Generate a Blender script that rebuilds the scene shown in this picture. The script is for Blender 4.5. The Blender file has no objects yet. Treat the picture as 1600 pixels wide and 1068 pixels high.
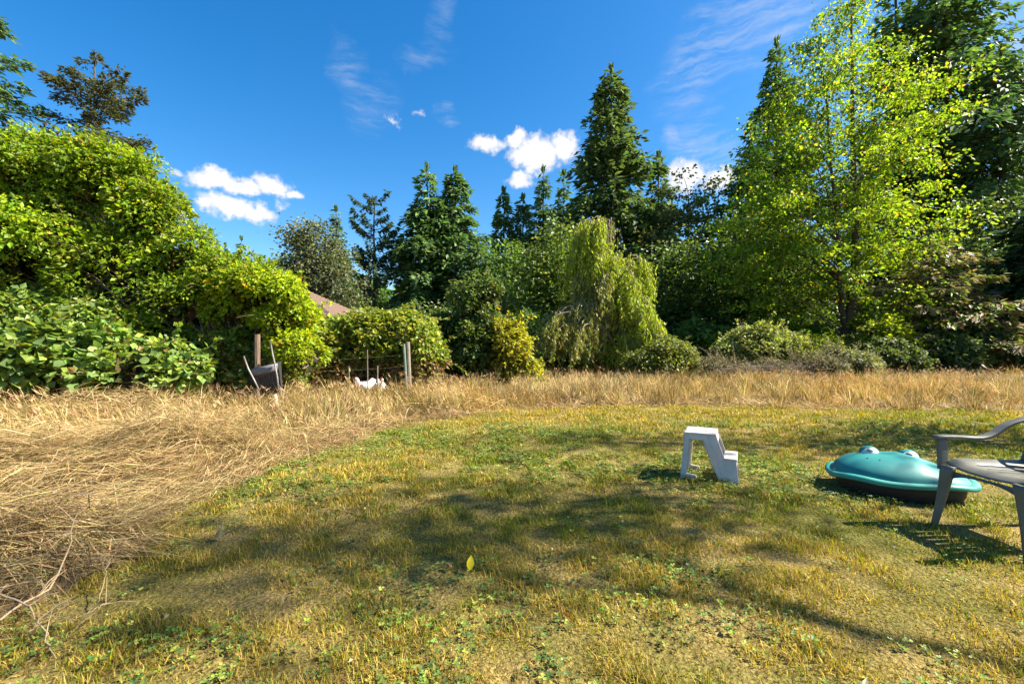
import bpy, bmesh, math
import numpy as np
from mathutils import Vector, Matrix

# ------------------------------------------------------------------ camera, sky, sun, exposure
scene = bpy.context.scene
col = scene.collection
CAM_H, FPX = 1.25, 711.0            # eye height (m); focal length in photo pixels (1600 wide)
cam_d = bpy.data.cameras.new('camera'); cam = bpy.data.objects.new('camera', cam_d); col.objects.link(cam)
cam.location = (0, 0, CAM_H); cam.rotation_euler = (math.radians(90), 0, 0)
cam_d.sensor_width = 36.0; cam_d.lens = 16.0; cam_d.clip_start = 0.05; cam_d.clip_end = 3000
scene.camera = cam

SUN_EL = math.radians(45); SUN_AZ = math.radians(92)      # azimuth clockwise from +Y
S = Vector((math.cos(SUN_EL) * math.sin(SUN_AZ), math.cos(SUN_EL) * math.cos(SUN_AZ), math.sin(SUN_EL)))
sun_d = bpy.data.lights.new('sun', 'SUN'); sun_d.energy = 5.0; sun_d.angle = math.radians(0.6); sun_d.color = (1.0, 0.91, 0.76)
sun = bpy.data.objects.new('sun', sun_d); col.objects.link(sun); sun.rotation_euler = S.to_track_quat('Z', 'Y').to_euler()

scene.view_settings.view_transform = 'Standard'; scene.view_settings.look = 'None'
scene.view_settings.exposure = 1.85; scene.view_settings.gamma = 1.0
scene.view_settings.use_curve_mapping = False
scene.cycles.max_bounces = 6; scene.cycles.diffuse_bounces = 4; scene.cycles.transmission_bounces = 5
scene.cycles.use_denoising = True; scene.cycles.use_adaptive_sampling = True; scene.cycles.adaptive_threshold = 0.02

world = bpy.data.worlds.new('World'); scene.world = world; world.use_nodes = True
def build_world():
    nt = world.node_tree; nt.nodes.clear(); N = nt.nodes.new; L = nt.links.new
    out = N('ShaderNodeOutputWorld'); bg = N('ShaderNodeBackground'); bg.inputs[1].default_value = 0.070
    sky = N('ShaderNodeTexSky'); sky.sky_type = 'NISHITA'; sky.sun_disc = False
    sky.sun_elevation = SUN_EL; sky.sun_rotation = SUN_AZ; sky.air_density = 1.0; sky.dust_density = 0.7; sky.ozone_density = 2.5
    hs = N('ShaderNodeHueSaturation'); hs.inputs['Saturation'].default_value = 1.42; hs.inputs['Value'].default_value = 0.92
    L(sky.outputs[0], hs.inputs['Color'])
    geo = N('ShaderNodeTexCoord'); sep = N('ShaderNodeSeparateXYZ'); L(geo.outputs['Generated'], sep.inputs[0])
    def m(op, a, b=None, c=None, clamp=False):
        n = N('ShaderNodeMath'); n.operation = op; n.use_clamp = clamp
        for i, v in enumerate((a, b, c)):
            if v is None: continue
            if isinstance(v, (int, float)): n.inputs[i].default_value = v
            else: L(v, n.inputs[i])
        return n.outputs[0]
    az = m('ARCTAN2', sep.outputs[0], sep.outputs[1]); el = m('ARCSINE', sep.outputs[2])
    comb = N('ShaderNodeCombineXYZ'); L(az, comb.inputs[0]); L(el, comb.inputs[1])
    def noise(vec, scale, detail, rough=0.55, dist=0.0, colour=False):
        n = N('ShaderNodeTexNoise'); n.noise_dimensions = '3D'
        n.inputs['Scale'].default_value = scale; n.inputs['Detail'].default_value = detail
        n.inputs['Roughness'].default_value = rough; n.inputs['Distortion'].default_value = dist
        L(vec, n.inputs['Vector']); return n.outputs['Color' if colour else 'Fac']
    def vmath(op, a, b):
        n = N('ShaderNodeVectorMath'); n.operation = op
        for i, v in enumerate((a, b)):
            if isinstance(v, (tuple, list)): n.inputs[i].default_value = v
            else: L(v, n.inputs[i])
        return n.outputs['Value' if op == 'LENGTH' else 'Vector']
    def ang(px, py):
        x, z = (px - 800) / FPX, (534 - py) / FPX
        return math.atan2(x, 1), math.asin(z / math.sqrt(1 + x * x + z * z))
    def warp(scale, amp):
        c = noise(comb.outputs[0], scale, 5, 0.6, colour=True)
        c = vmath('SUBTRACT', c, (0.5, 0.5, 0.5)); c = vmath('MULTIPLY', c, (amp, amp, 0))
        return vmath('ADD', comb.outputs[0], c)
    def blobs(vec, lst):
        best = None
        for (px, py, rx, ry, rot, w) in lst:
            a, e = ang(px, py); k = math.cos(a)
            mp = N('ShaderNodeMapping'); mp.vector_type = 'TEXTURE'
            mp.inputs['Location'].default_value = (a, e, 0); mp.inputs['Rotation'].default_value = (0, 0, math.radians(rot))
            mp.inputs['Scale'].default_value = (rx / FPX * k * k, ry / FPX * k, 1)
            L(vec, mp.inputs['Vector'])
            d = vmath('LENGTH', mp.outputs[0], (0, 0, 0))
            v = m('MULTIPLY', m('SUBTRACT', 1.0, d, clamp=True), w)
            best = v if best is None else m('MAXIMUM', best, v)
        return best
    cum = blobs(warp(24, 0.055), [
        (335, 282, 60, 24, 0, 1), (375, 290, 55, 20, 0, 1), (425, 290, 48, 26, -15, 1), (455, 302, 20, 12, 0, .9),
        (365, 326, 85, 26, -5, 1), (395, 335, 55, 20, 0, 1), (320, 320, 35, 16, 0, .9), (275, 270, 24, 12, 0, .55), (437, 322, 20, 10, 0, .5),
        (762, 226, 40, 20, 0, .9), (805, 218, 28, 18, 0, .9), (838, 243, 58, 34, 0, 1.1), (880, 232, 34, 30, 0, 1), (893, 216, 16, 18, 0, .6),
        (812, 282, 34, 17, 0, .85), (828, 264, 26, 16, 0, .7), (1072, 274, 48, 36, 0, 1.1), (1126, 280, 44, 30, 0, 1),
        (614, 188, 20, 9, 0, .5), (652, 178, 14, 9, 0, .4), (1590, 330, 60, 120, 0, .9)])
    cn = noise(comb.outputs[0], 55, 6, 0.6)
    cmask = N('ShaderNodeMapRange'); cmask.interpolation_type = 'SMOOTHSTEP'
    L(m('ADD', cum, m('MULTIPLY', m('SUBTRACT', cn, 0.5), 0.8)), cmask.inputs['Value'])
    cmask.inputs['From Min'].default_value = 0.14; cmask.inputs['From Max'].default_value = 0.62
    cm = m('MULTIPLY', cmask.outputs[0], m('MULTIPLY', cum, 9.0, clamp=True))
    # thin high cloud: stretched streaks inside loose patches
    st = N('ShaderNodeMapping'); st.inputs['Rotation'].default_value = (0, 0, math.radians(-30)); st.inputs['Scale'].default_value = (1.0, 6.5, 1)
    L(warp(5, 0.07), st.inputs['Vector'])
    sn = noise(st.outputs[0], 9, 8, 0.62, 0.15)
    sm = N('ShaderNodeMapRange'); sm.interpolation_type = 'SMOOTHSTEP'; L(sn, sm.inputs['Value'])
    sm.inputs['From Min'].default_value = 0.34; sm.inputs['From Max'].default_value = 0.82
    cir = blobs(warp(8, 0.12), [
        (1150, 50, 190, 70, 28, 1.1), (1050, 105, 60, 16, 15, .8), (1250, 5, 120, 40, 30, 1.0), (1048, 215, 26, 40, 20, 1.2), (1100, 225, 80, 50, -30, .9),
        (1590, 60, 120, 90, 30, 1.2), (543, 105, 34, 52, 20, .6), (580, 160, 60, 40, 30, .5), (662, 86, 50, 16, 10, .5), (685, 20, 26, 50, -35, .4), (700, 172, 18, 20, 0, .7)])
    cir = m('MULTIPLY', cir, 1.6, clamp=True)
    cirm = m('MULTIPLY', m('MULTIPLY', cir, sm.outputs[0]), 0.55)
    mixc = N('ShaderNodeMix'); mixc.data_type = 'RGBA'; L(cirm, mixc.inputs[0]); L(hs.outputs[0], mixc.inputs[6]); mixc.inputs[7].default_value = (2.7, 3.0, 3.6, 1)
    shade = N('ShaderNodeMix'); shade.data_type = 'RGBA'; L(m('MULTIPLY', cum, 1.8, clamp=True), shade.inputs[0])
    shade.inputs[6].default_value = (2.5, 2.75, 3.3, 1); shade.inputs[7].default_value = (4.1, 4.1, 4.2, 1)
    mix2 = N('ShaderNodeMix'); mix2.data_type = 'RGBA'; L(cm, mix2.inputs[0]); L(mixc.outputs[2], mix2.inputs[6]); L(shade.outputs[2], mix2.inputs[7])
    L(mix2.outputs[2], bg.inputs[0]); L(bg.outputs[0], out.inputs[0])
build_world()

# ------------------------------------------------------------------ helpers
rng = np.random.default_rng(7)
def reseed(s):
    global rng
    rng = np.random.default_rng(s)
def U(a, b, n=None): return rng.uniform(a, b, n)
def nrm(v): return v / np.maximum(np.linalg.norm(v, axis=-1, keepdims=True), 1e-9)
def photo(px, py, Y):                         # the place at distance Y that the photo shows at (px, py)
    return np.array([(px - 800) / FPX * Y, Y, CAM_H + (534 - py) / FPX * Y])

_H = np.random.default_rng(99).random((256, 256))
def vnoise(x, y):
    x = np.asarray(x, float); y = np.asarray(y, float)
    xi = np.floor(x).astype(int); yi = np.floor(y).astype(int); fx = x - xi; fy = y - yi
    fx = fx * fx * (3 - 2 * fx); fy = fy * fy * (3 - 2 * fy)
    g = lambda a, b: _H[a & 255, b & 255]
    return (g(xi, yi) * (1 - fx) + g(xi + 1, yi) * fx) * (1 - fy) + (g(xi, yi + 1) * (1 - fx) + g(xi + 1, yi + 1) * fx) * fy
def fbm(x, y, o=4):
    s = 0; a = 0.5; t = 0
    for i in range(o):
        s = s + a * vnoise(x * 2 ** i + 17.3 * i, y * 2 ** i + 5.1 * i); t += a; a *= 0.5
    return s / t
def gz(x, y):                                  # gentle unevenness of the ground
    return 0.10 * (fbm(np.asarray(x) * 0.35 + 40, np.asarray(y) * 0.35 + 40, 3) - 0.5)

class MB:
    def __init__(self): self.v = []; self.f = []; self.c = []; self.n = 0
    def add(self, v, f, c=None):
        v = np.asarray(v, float).reshape(-1, 3); f = np.asarray(f, int)
        self.v.append(v); self.f.append(f + self.n); self.n += len(v)
        if c is None: c = np.ones((len(v), 3))
        c = np.asarray(c, float)
        if c.ndim == 1: c = np.tile(c, (len(v), 1))
        self.c.append(c)
    def mesh(self, name, smooth=False):
        me = bpy.data.meshes.new(name)
        v = np.concatenate(self.v); c = np.concatenate(self.c)
        loops = np.concatenate([f.ravel() for f in self.f]); sizes = np.concatenate([np.full(len(f), f.shape[1]) for f in self.f])
        me.vertices.add(len(v)); me.vertices.foreach_set('co', v.astype(np.float32).ravel())
        me.loops.add(len(loops)); me.loops.foreach_set('vertex_index', loops.astype(np.int32))
        me.polygons.add(len(sizes)); starts = np.concatenate([[0], np.cumsum(sizes)[:-1]])
        me.polygons.foreach_set('loop_start', starts.astype(np.int32))
        me.polygons.foreach_set('use_smooth', np.full(len(sizes), smooth))
        a = me.attributes.new('col', 'FLOAT_COLOR', 'POINT')
        a.data.foreach_set('color', np.concatenate([c, np.ones((len(c), 1))], 1).astype(np.float32).ravel())
        me.update(calc_edges=True); return me
    def build(self, name, mat, parent=None, smooth=False):
        return obj(name, self.mesh(name, smooth), mat, parent)

def obj(name, me, mat, parent=None):
    o = bpy.data.objects.new(name, me); col.objects.link(o)
    if mat: 
        if len(me.materials) == 0: me.materials.append(mat)
    if parent: o.parent = parent
    return o
def thing(name, label, cat, loc=(0, 0, 0), rotz=0.0, group=None):
    o = bpy.data.objects.new(name, None); col.objects.link(o); o.location = loc; o.rotation_euler = (0, 0, rotz); o.empty_display_size = 0.2
    return tag(o, label, cat, group)
def tag(o, label, cat, group=None):
    o['label'] = label; o['category'] = cat
    if group: o['group'] = group
    return o
def local(parent, v): return np.asarray(v, float) - np.array(parent.location)

def tube(mb, pts, rad, n=5, c=(1, 1, 1), cap=True):
    pts = np.asarray(pts, float); k = len(pts); rad = np.broadcast_to(np.asarray(rad, float), (k,))
    t = nrm(np.gradient(pts, axis=0)); ref = np.array([0.31, 0.17, 1.0]) if abs(nrm((pts[-1] - pts[0])[None])[0][2]) < 0.85 else np.array([1.0, 0.2, 0.1])
    a = nrm(np.cross(t, ref)); b = np.cross(t, a)
    th = np.linspace(0, 2 * np.pi, n, endpoint=False)
    ring = pts[:, None, :] + rad[:, None, None] * (np.cos(th)[None, :, None] * a[:, None, :] + np.sin(th)[None, :, None] * b[:, None, :])
    i = np.arange(k - 1)[:, None] * n; j = np.arange(n)[None]; j2 = (j + 1) % n
    f = np.stack([i + j, i + j2, i + n + j2, i + n + j], -1).reshape(-1, 4)
    mb.add(ring.reshape(-1, 3), f, c)
    if cap:
        base = mb.n - k * n
        for r0 in (0, (k - 1) * n):
            mb.f.append(np.array([[base + r0 + q for q in range(n)]]))
def loft(mb, secs, n=14, c=(1, 1, 1), p=2.0):
    # secs: (centre, axis_a, axis_b, ra, rb) superelliptic rings joined into one skin
    th = np.linspace(0, 2 * np.pi, n, endpoint=False)
    ca, sa = np.cos(th), np.sin(th); ca = np.sign(ca) * np.abs(ca) ** (2 / p); sa = np.sign(sa) * np.abs(sa) ** (2 / p)
    V = np.concatenate([np.asarray(ce, float)[None] + ra * ca[:, None] * np.asarray(a, float)[None] + rb * sa[:, None] * np.asarray(b, float)[None] for ce, a, b, ra, rb in secs])
    k = len(secs); i = np.arange(k - 1)[:, None] * n; j = np.arange(n)[None]; j2 = (j + 1) % n
    base = mb.n
    mb.add(V, np.stack([i + j, i + j2, i + n + j2, i + n + j], -1).reshape(-1, 4), c)
    mb.f.append(np.array([[base + q for q in range(n)][::-1]])); mb.f.append(np.array([[base + (k - 1) * n + q for q in range(n)]]))
def cards(mb, P, T, Nn, Ln, Wd, c, fold=0.18, mid=0.45):
    # one folded leaf per row: base, right, tip, left
    T = nrm(T); B = nrm(np.cross(T, Nn)); Nn = np.cross(B, T)
    Ln = np.broadcast_to(Ln, (len(P),))[:, None]; Wd = np.broadcast_to(Wd, (len(P),))[:, None]
    m_ = P + T * Ln * mid + Nn * fold * Wd
    V = np.stack([P, m_ - B * Wd / 2, P + T * Ln, m_ + B * Wd / 2], 1).reshape(-1, 3)
    mb.add(V, np.arange(len(P) * 4).reshape(-1, 4), np.repeat(c, 4, 0))
def leafcol(n, pal, w=None, val=0.22):
    pal = np.asarray(pal, float); k = rng.choice(len(pal), n, p=w)
    return np.clip(pal[k] * np.exp(rng.normal(0, val, (n, 1))) * np.exp(rng.normal(0, 0.06, (n, 3))), 0.002, 0.9)
def rdir(n): return nrm(rng.normal(size=(n, 3)))

# ------------------------------------------------------------------ materials
MAT = {}
def leaf_mat(name, transl=0.4, rough=0.5, spec=0.25, tint=(1.25, 1.3, 0.6)):
    if name in MAT: return MAT[name]
    m = bpy.data.materials.new(name); m.use_nodes = True; nt = m.node_tree; nt.nodes.clear(); N = nt.nodes.new; L = nt.links.new
    out = N('ShaderNodeOutputMaterial'); at = N('ShaderNodeAttribute'); at.attribute_name = 'col'
    p = N('ShaderNodeBsdfPrincipled'); p.inputs['Roughness'].default_value = rough; p.inputs['Specular IOR Level'].default_value = spec
    L(at.outputs['Color'], p.inputs['Base Color'])
    tr = N('ShaderNodeBsdfTranslucent'); mu = N('ShaderNodeMix'); mu.data_type = 'RGBA'; mu.blend_type = 'MULTIPLY'; mu.inputs[0].default_value = 1
    L(at.outputs['Color'], mu.inputs[6]); mu.inputs[7].default_value = (*tint, 1); L(mu.outputs[2], tr.inputs['Color'])
    mx = N('ShaderNodeMixShader'); mx.inputs[0].default_value = transl; L(p.outputs[0], mx.inputs[1]); L(tr.outputs[0], mx.inputs[2])
    L(mx.outputs[0], out.inputs[0]); MAT[name] = m; return m
def solid(name, c, rough=0.6, var=0.25, scale=6.0, bump=0.0, spec=0.4, stretch=(1, 1, 1), c2=None, transl=0.0, bscale=None):
    if name in MAT: return MAT[name]
    m = bpy.data.materials.new(name); m.use_nodes = True; nt = m.node_tree; N = nt.nodes.new; L = nt.links.new
    p = nt.nodes['Principled BSDF']; p.inputs['Roughness'].default_value = rough; p.inputs['Specular IOR Level'].default_value = spec
    tc = N('ShaderNodeTexCoord'); mp = N('ShaderNodeMapping'); mp.inputs['Scale'].default_value = stretch; L(tc.outputs['Object'], mp.inputs[0])
    no = N('ShaderNodeTexNoise'); no.inputs['Scale'].default_value = scale; no.inputs['Detail'].default_value = 6; no.inputs['Roughness'].default_value = 0.65; L(mp.outputs[0], no.inputs['Vector'])
    rp = N('ShaderNodeValToRGB'); rp.color_ramp.elements[0].position = 0.3; rp.color_ramp.elements[1].position = 0.7
    a = c; b = c2 or tuple(min(0.95, x * (1 + var)) for x in c)
    if c2 is None: a = tuple(x * (1 - var) for x in c)
    rp.color_ramp.elements[0].color = (*a, 1); rp.color_ramp.elements[1].color = (*b, 1)
    L(no.outputs[0], rp.inputs[0]); L(rp.outputs[0], p.inputs['Base Color'])
    if bump:
        bn = N('ShaderNodeBump'); bn.inputs['Strength'].default_value = bump; bn.inputs['Distance'].default_value = 0.02
        src = no
        if bscale:
            src = N('ShaderNodeTexNoise'); src.inputs['Scale'].default_value = bscale; src.inputs['Detail'].default_value = 5; L(mp.outputs[0], src.inputs['Vector'])
        L(src.outputs[0], bn.inputs['Height']); L(bn.outputs[0], p.inputs['Normal'])
    if transl:
        out = nt.nodes['Material Output']; tr = N('ShaderNodeBsdfTranslucent'); tr.inputs[0].default_value = (0.75, 0.5, 0.2, 1)
        mx = N('ShaderNodeMixShader'); mx.inputs[0].default_value = transl; L(p.outputs[0], mx.inputs[1]); L(tr.outputs[0], mx.inputs[2]); L(mx.outputs[0], out.inputs[0])
    MAT[name] = m; return m
BARK = solid('bark', (0.07, 0.052, 0.038), 0.9, 0.45, 5, 0.8, 0.2, (3, 3, 0.7))
BARK_PALE = solid('pale_bark', (0.22, 0.17, 0.13), 0.9, 0.4, 6, 0.6, 0.2, (3, 3, 0.8))
NEEDLE = leaf_mat('needles', 0.34, 0.55, 0.25, (1.15, 1.25, 0.6))
LEAF = leaf_mat('leaves', 0.42, 0.45, 0.35, (1.4, 1.35, 0.45))
LEAF_GLOW = leaf_mat('thin_leaves', 0.55, 0.45, 0.3, (1.5, 1.4, 0.35))
STRAW = leaf_mat('straw', 0.3, 0.6, 0.25, (1.1, 1.0, 0.75))
GRASS = leaf_mat('grass_blade', 0.35, 0.5, 0.3, (1.25, 1.25, 0.5))

# ------------------------------------------------------------------ ground
def ground_material():
    m = bpy.data.materials.new('turf_soil'); m.use_nodes = True; nt = m.node_tree; N = nt.nodes.new; L = nt.links.new
    p = nt.nodes['Principled BSDF']; p.inputs['Roughness'].default_value = 0.95; p.inputs['Specular IOR Level'].default_value = 0.1
    tc = N('ShaderNodeTexCoord')
    def no(s, d): 
        n = N('ShaderNodeTexNoise'); n.inputs['Scale'].default_value = s; n.inputs['Detail'].default_value = d; L(tc.outputs['Object'], n.inputs['Vector']); return n.outputs[0]
    r1 = N('ShaderNodeValToRGB'); L(no(1.1, 5), r1.inputs[0])
    r1.color_ramp.elements[0].position = 0.36; r1.color_ramp.elements[1].position = 0.64
    r1.color_ramp.elements[0].color = (0.11, 0.105, 0.022, 1); r1.color_ramp.elements[1].color = (0.26, 0.19, 0.07, 1)
    r2 = N('ShaderNodeValToRGB'); L(no(70, 6), r2.inputs[0]); r2.color_ramp.elements[0].position = 0.35; r2.color_ramp.elements[1].position = 0.65
    r2.color_ramp.elements[0].color = (0.45, 0.42, 0.4, 1); r2.color_ramp.elements[1].color = (1.25, 1.25, 1.2, 1)
    mu = N('ShaderNodeMix'); mu.data_type = 'RGBA'; mu.blend_type = 'MULTIPLY'; mu.inputs[0].default_value = 1; L(r1.outputs[0], mu.inputs[6]); L(r2.outputs[0], mu.inputs[7])
    L(mu.outputs[2], p.inputs['Base Color'])
    b = N('ShaderNodeBump'); b.inputs['Strength'].default_value = 0.9; b.inputs['Distance'].default_value = 0.03; L(no(45, 6), b.inputs['Height']); L(b.outputs[0], p.inputs['Normal'])
    return m
def build_ground():
    a = np.concatenate([[-900, -400, -200, -100, -60, -40], np.linspace(-30, 30, 101), [40, 60, 100, 200, 400, 900]])
    X, Y = np.meshgrid(a, a + 10, indexing='ij'); Z = gz(X, Y)
    n = len(a); i = np.arange(n - 1)[:, None] * n + np.arange(n - 1)[None]
    mb = MB(); mb.add(np.stack([X, Y, Z], -1).reshape(-1, 3), np.stack([i, i + n, i + n + 1, i + 1], -1).reshape(-1, 4))
    o = mb.build('ground', ground_material(), smooth=True); o['kind'] = 'structure'; o['label'] = 'uneven lawn and meadow soil under the grass'
build_ground()

# where the mown lawn stops and the long dry grass begins (ground plan, metres)
EDGE = np.array([(-2.3, -3.0), (-2.25, 1.7), (-2.1, 2.3), (-2.1, 2.9), (-2.4, 3.7), (-2.25, 5.3), (-1.3, 7.2), (0.4, 8.6), (2.5, 8.9), (5.0, 8.6), (8.5, 8.2), (16, 8.6), (26, 9.0)])
def inside_lawn(x, y, wob=0.35):
    x = x + wob * (fbm(x * 0.9 + 3, y * 0.9, 3) - 0.5) * 2; y = y + wob * (fbm(x * 0.9 + 50, y * 0.9 + 9, 3) - 0.5) * 2
    left = np.interp(y, EDGE[:8, 1], EDGE[:8, 0]); far = np.interp(x, EDGE[7:, 0], EDGE[7:, 1])
    return np.where(x < 0.4, (x > left) & (y < 8.6), y < far)
def blades(mb, x, y, h, w, lean, az, c, z0=None, segs=2, bend=1.6):
    n = len(x); z = gz(x, y) if z0 is None else z0
    d = np.stack([np.cos(az), np.sin(az), np.zeros(n)], -1); fa = az + np.pi / 2 + U(-0.9, 0.9, n)
    s = np.stack([np.cos(fa), np.sin(fa), np.zeros(n)], -1)
    rows = []
    for k in range(segs + 1):
        t = k / segs; out = lean * h * t ** bend; up = h * t * np.sqrt(np.maximum(0.03, 1 - (lean * t ** (bend - 1)) ** 2 * 0.75))
        ctr = np.stack([x, y, z - 0.008 + up], -1) + d * out[:, None]
        ww = w * (1 - 0.75 * t ** 1.5)
        if k < segs: rows += [ctr - s * ww[:, None] / 2, ctr + s * ww[:, None] / 2]
        else: rows += [ctr]
    V = np.stack(rows, 1); nv = V.shape[1]; b = np.arange(n)[:, None] * nv
    cc = np.repeat(c, nv, 0); base = mb.n
    q = [b + np.array([[2 * k, 2 * k + 1, 2 * k + 3, 2 * k + 2]]) for k in range(segs - 1)]
    tri = b + np.array([[2 * segs - 2, 2 * segs - 1, 2 * segs]])
    mb.add(V.reshape(-1, 3), tri, cc)
    for f in q: mb.f.append(f + base)
def sample_area(n, x0, x1, y0, y1): return U(x0, x1, n), U(y0, y1, n)
def patch(x, y):                                # 0 dry .. 1 green
    return np.clip(0.45 + 3.4 * (fbm(x * 0.55 + 11, y * 0.55 + 3, 4) - 0.5) + 2.2 * (fbm(x * 2.6, y * 2.6 + 60, 3) - 0.5), 0, 1)
G_GREEN, G_OLIVE, G_STRAW, G_BROWN = np.array([.14, .195, .012]), np.array([.30, .25, .016]), np.array([.47, .335, .07]), np.array([.30, .175, .055])
def lawn_col(x, y):
    n = len(x); g = patch(x, y); r = rng.random(n)
    k = np.where(r < 0.12 + 0.52 * g, 0, np.where(r < 0.46 + 0.44 * g, 1, np.where(r < 0.86, 2, 3)))
    c = np.stack([G_GREEN, G_OLIVE, G_STRAW, G_BROWN])[k]
    return np.clip(c * np.exp(rng.normal(0, .22, (n, 1))), 0.003, 0.8)
def build_lawn():
    reseed(11)
    def zone(name, n, box, hmin, hmax, w):
        x, y = sample_area(n, *box); ok = inside_lawn(x, y); 
        ok &= ~((np.hypot((x - 3.21) / .40, (y - 3.79) / .28) < 1)); x, y = x[ok], y[ok]; n = len(x)
        cl = fbm(x * 5 + 7, y * 5, 3); keep = rng.random(n) < 0.25 + 1.5 * np.clip(cl - 0.25, 0, 1); x, y, cl = x[keep], y[keep], cl[keep]; n = len(x)
        h = .74 * U(hmin, hmax, n) * (0.30 + 1.6 * np.clip(cl * 1.5 - .2, 0, 1))
        mb = MB(); blades(mb, x, y, h, U(.6, 1.3, n) * w, U(.2, .95, n), U(0, 2 * np.pi, n), lawn_col(x, y))
        o = mb.build('lawn_grass', GRASS); o['kind'] = 'stuff'; return o
    o = zone('near', 190000, (-2.6, 5.6, 1.1, 3.3), .018, .06, .0050); o['label'] = 'short patchy green and straw lawn grass of the close foreground'
    o = zone('mid', 135000, (-2.6, 7.2, 3.3, 6.0), .022, .065, .0085); o['label'] = 'short patchy lawn grass around the step stool and sandbox'
    o = zone('far', 85000, (-2.6, 12, 6.0, 9.0), .03, .08, .0135); o['label'] = 'short golden lawn grass in front of the long dry meadow grass'
    # clover and broad-leaved weeds
    reseed(12); mb = MB()
    nC = 7000; x, y = sample_area(nC, -2.6, 6, 1.1, 7.0); ok = inside_lawn(x, y, .2) & (rng.random(nC) < np.clip(2.6 * (fbm(x * 1.3 + 9, y * 1.3, 3) - 0.36), 0.03, 1)); x, y = x[ok], y[ok]
    k = 7; X = np.repeat(x, k) + rng.normal(0, .035, len(x) * k); Y = np.repeat(y, k) + rng.normal(0, .035, len(x) * k); n = len(X)
    z = gz(X, Y) + U(.012, .05, n); c0 = leafcol(n, [(.10, .19, .035), (.17, .25, .035), (.28, .31, .06), (.09, .15, .04)], val=.25)
    sz = U(.010, .019, n) * np.where(Y > 4, 1.3, 1)
    for q in range(3):
        a = U(0, 6.28, n) if q == 0 else a + 2.09
        T = np.stack([np.cos(a), np.sin(a), U(-.1, .5, n)], -1); cards(mb, np.stack([X, Y, z], -1), T, np.tile([0, 0, 1.], (n, 1)) + .3 * rdir(n), sz, sz * .95, c0, .15, .6)
    o = mb.build('clover', GRASS); o['kind'] = 'stuff'; o['label'] = 'small green clover and weed leaves scattered through the lawn'
build_lawn()

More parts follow.
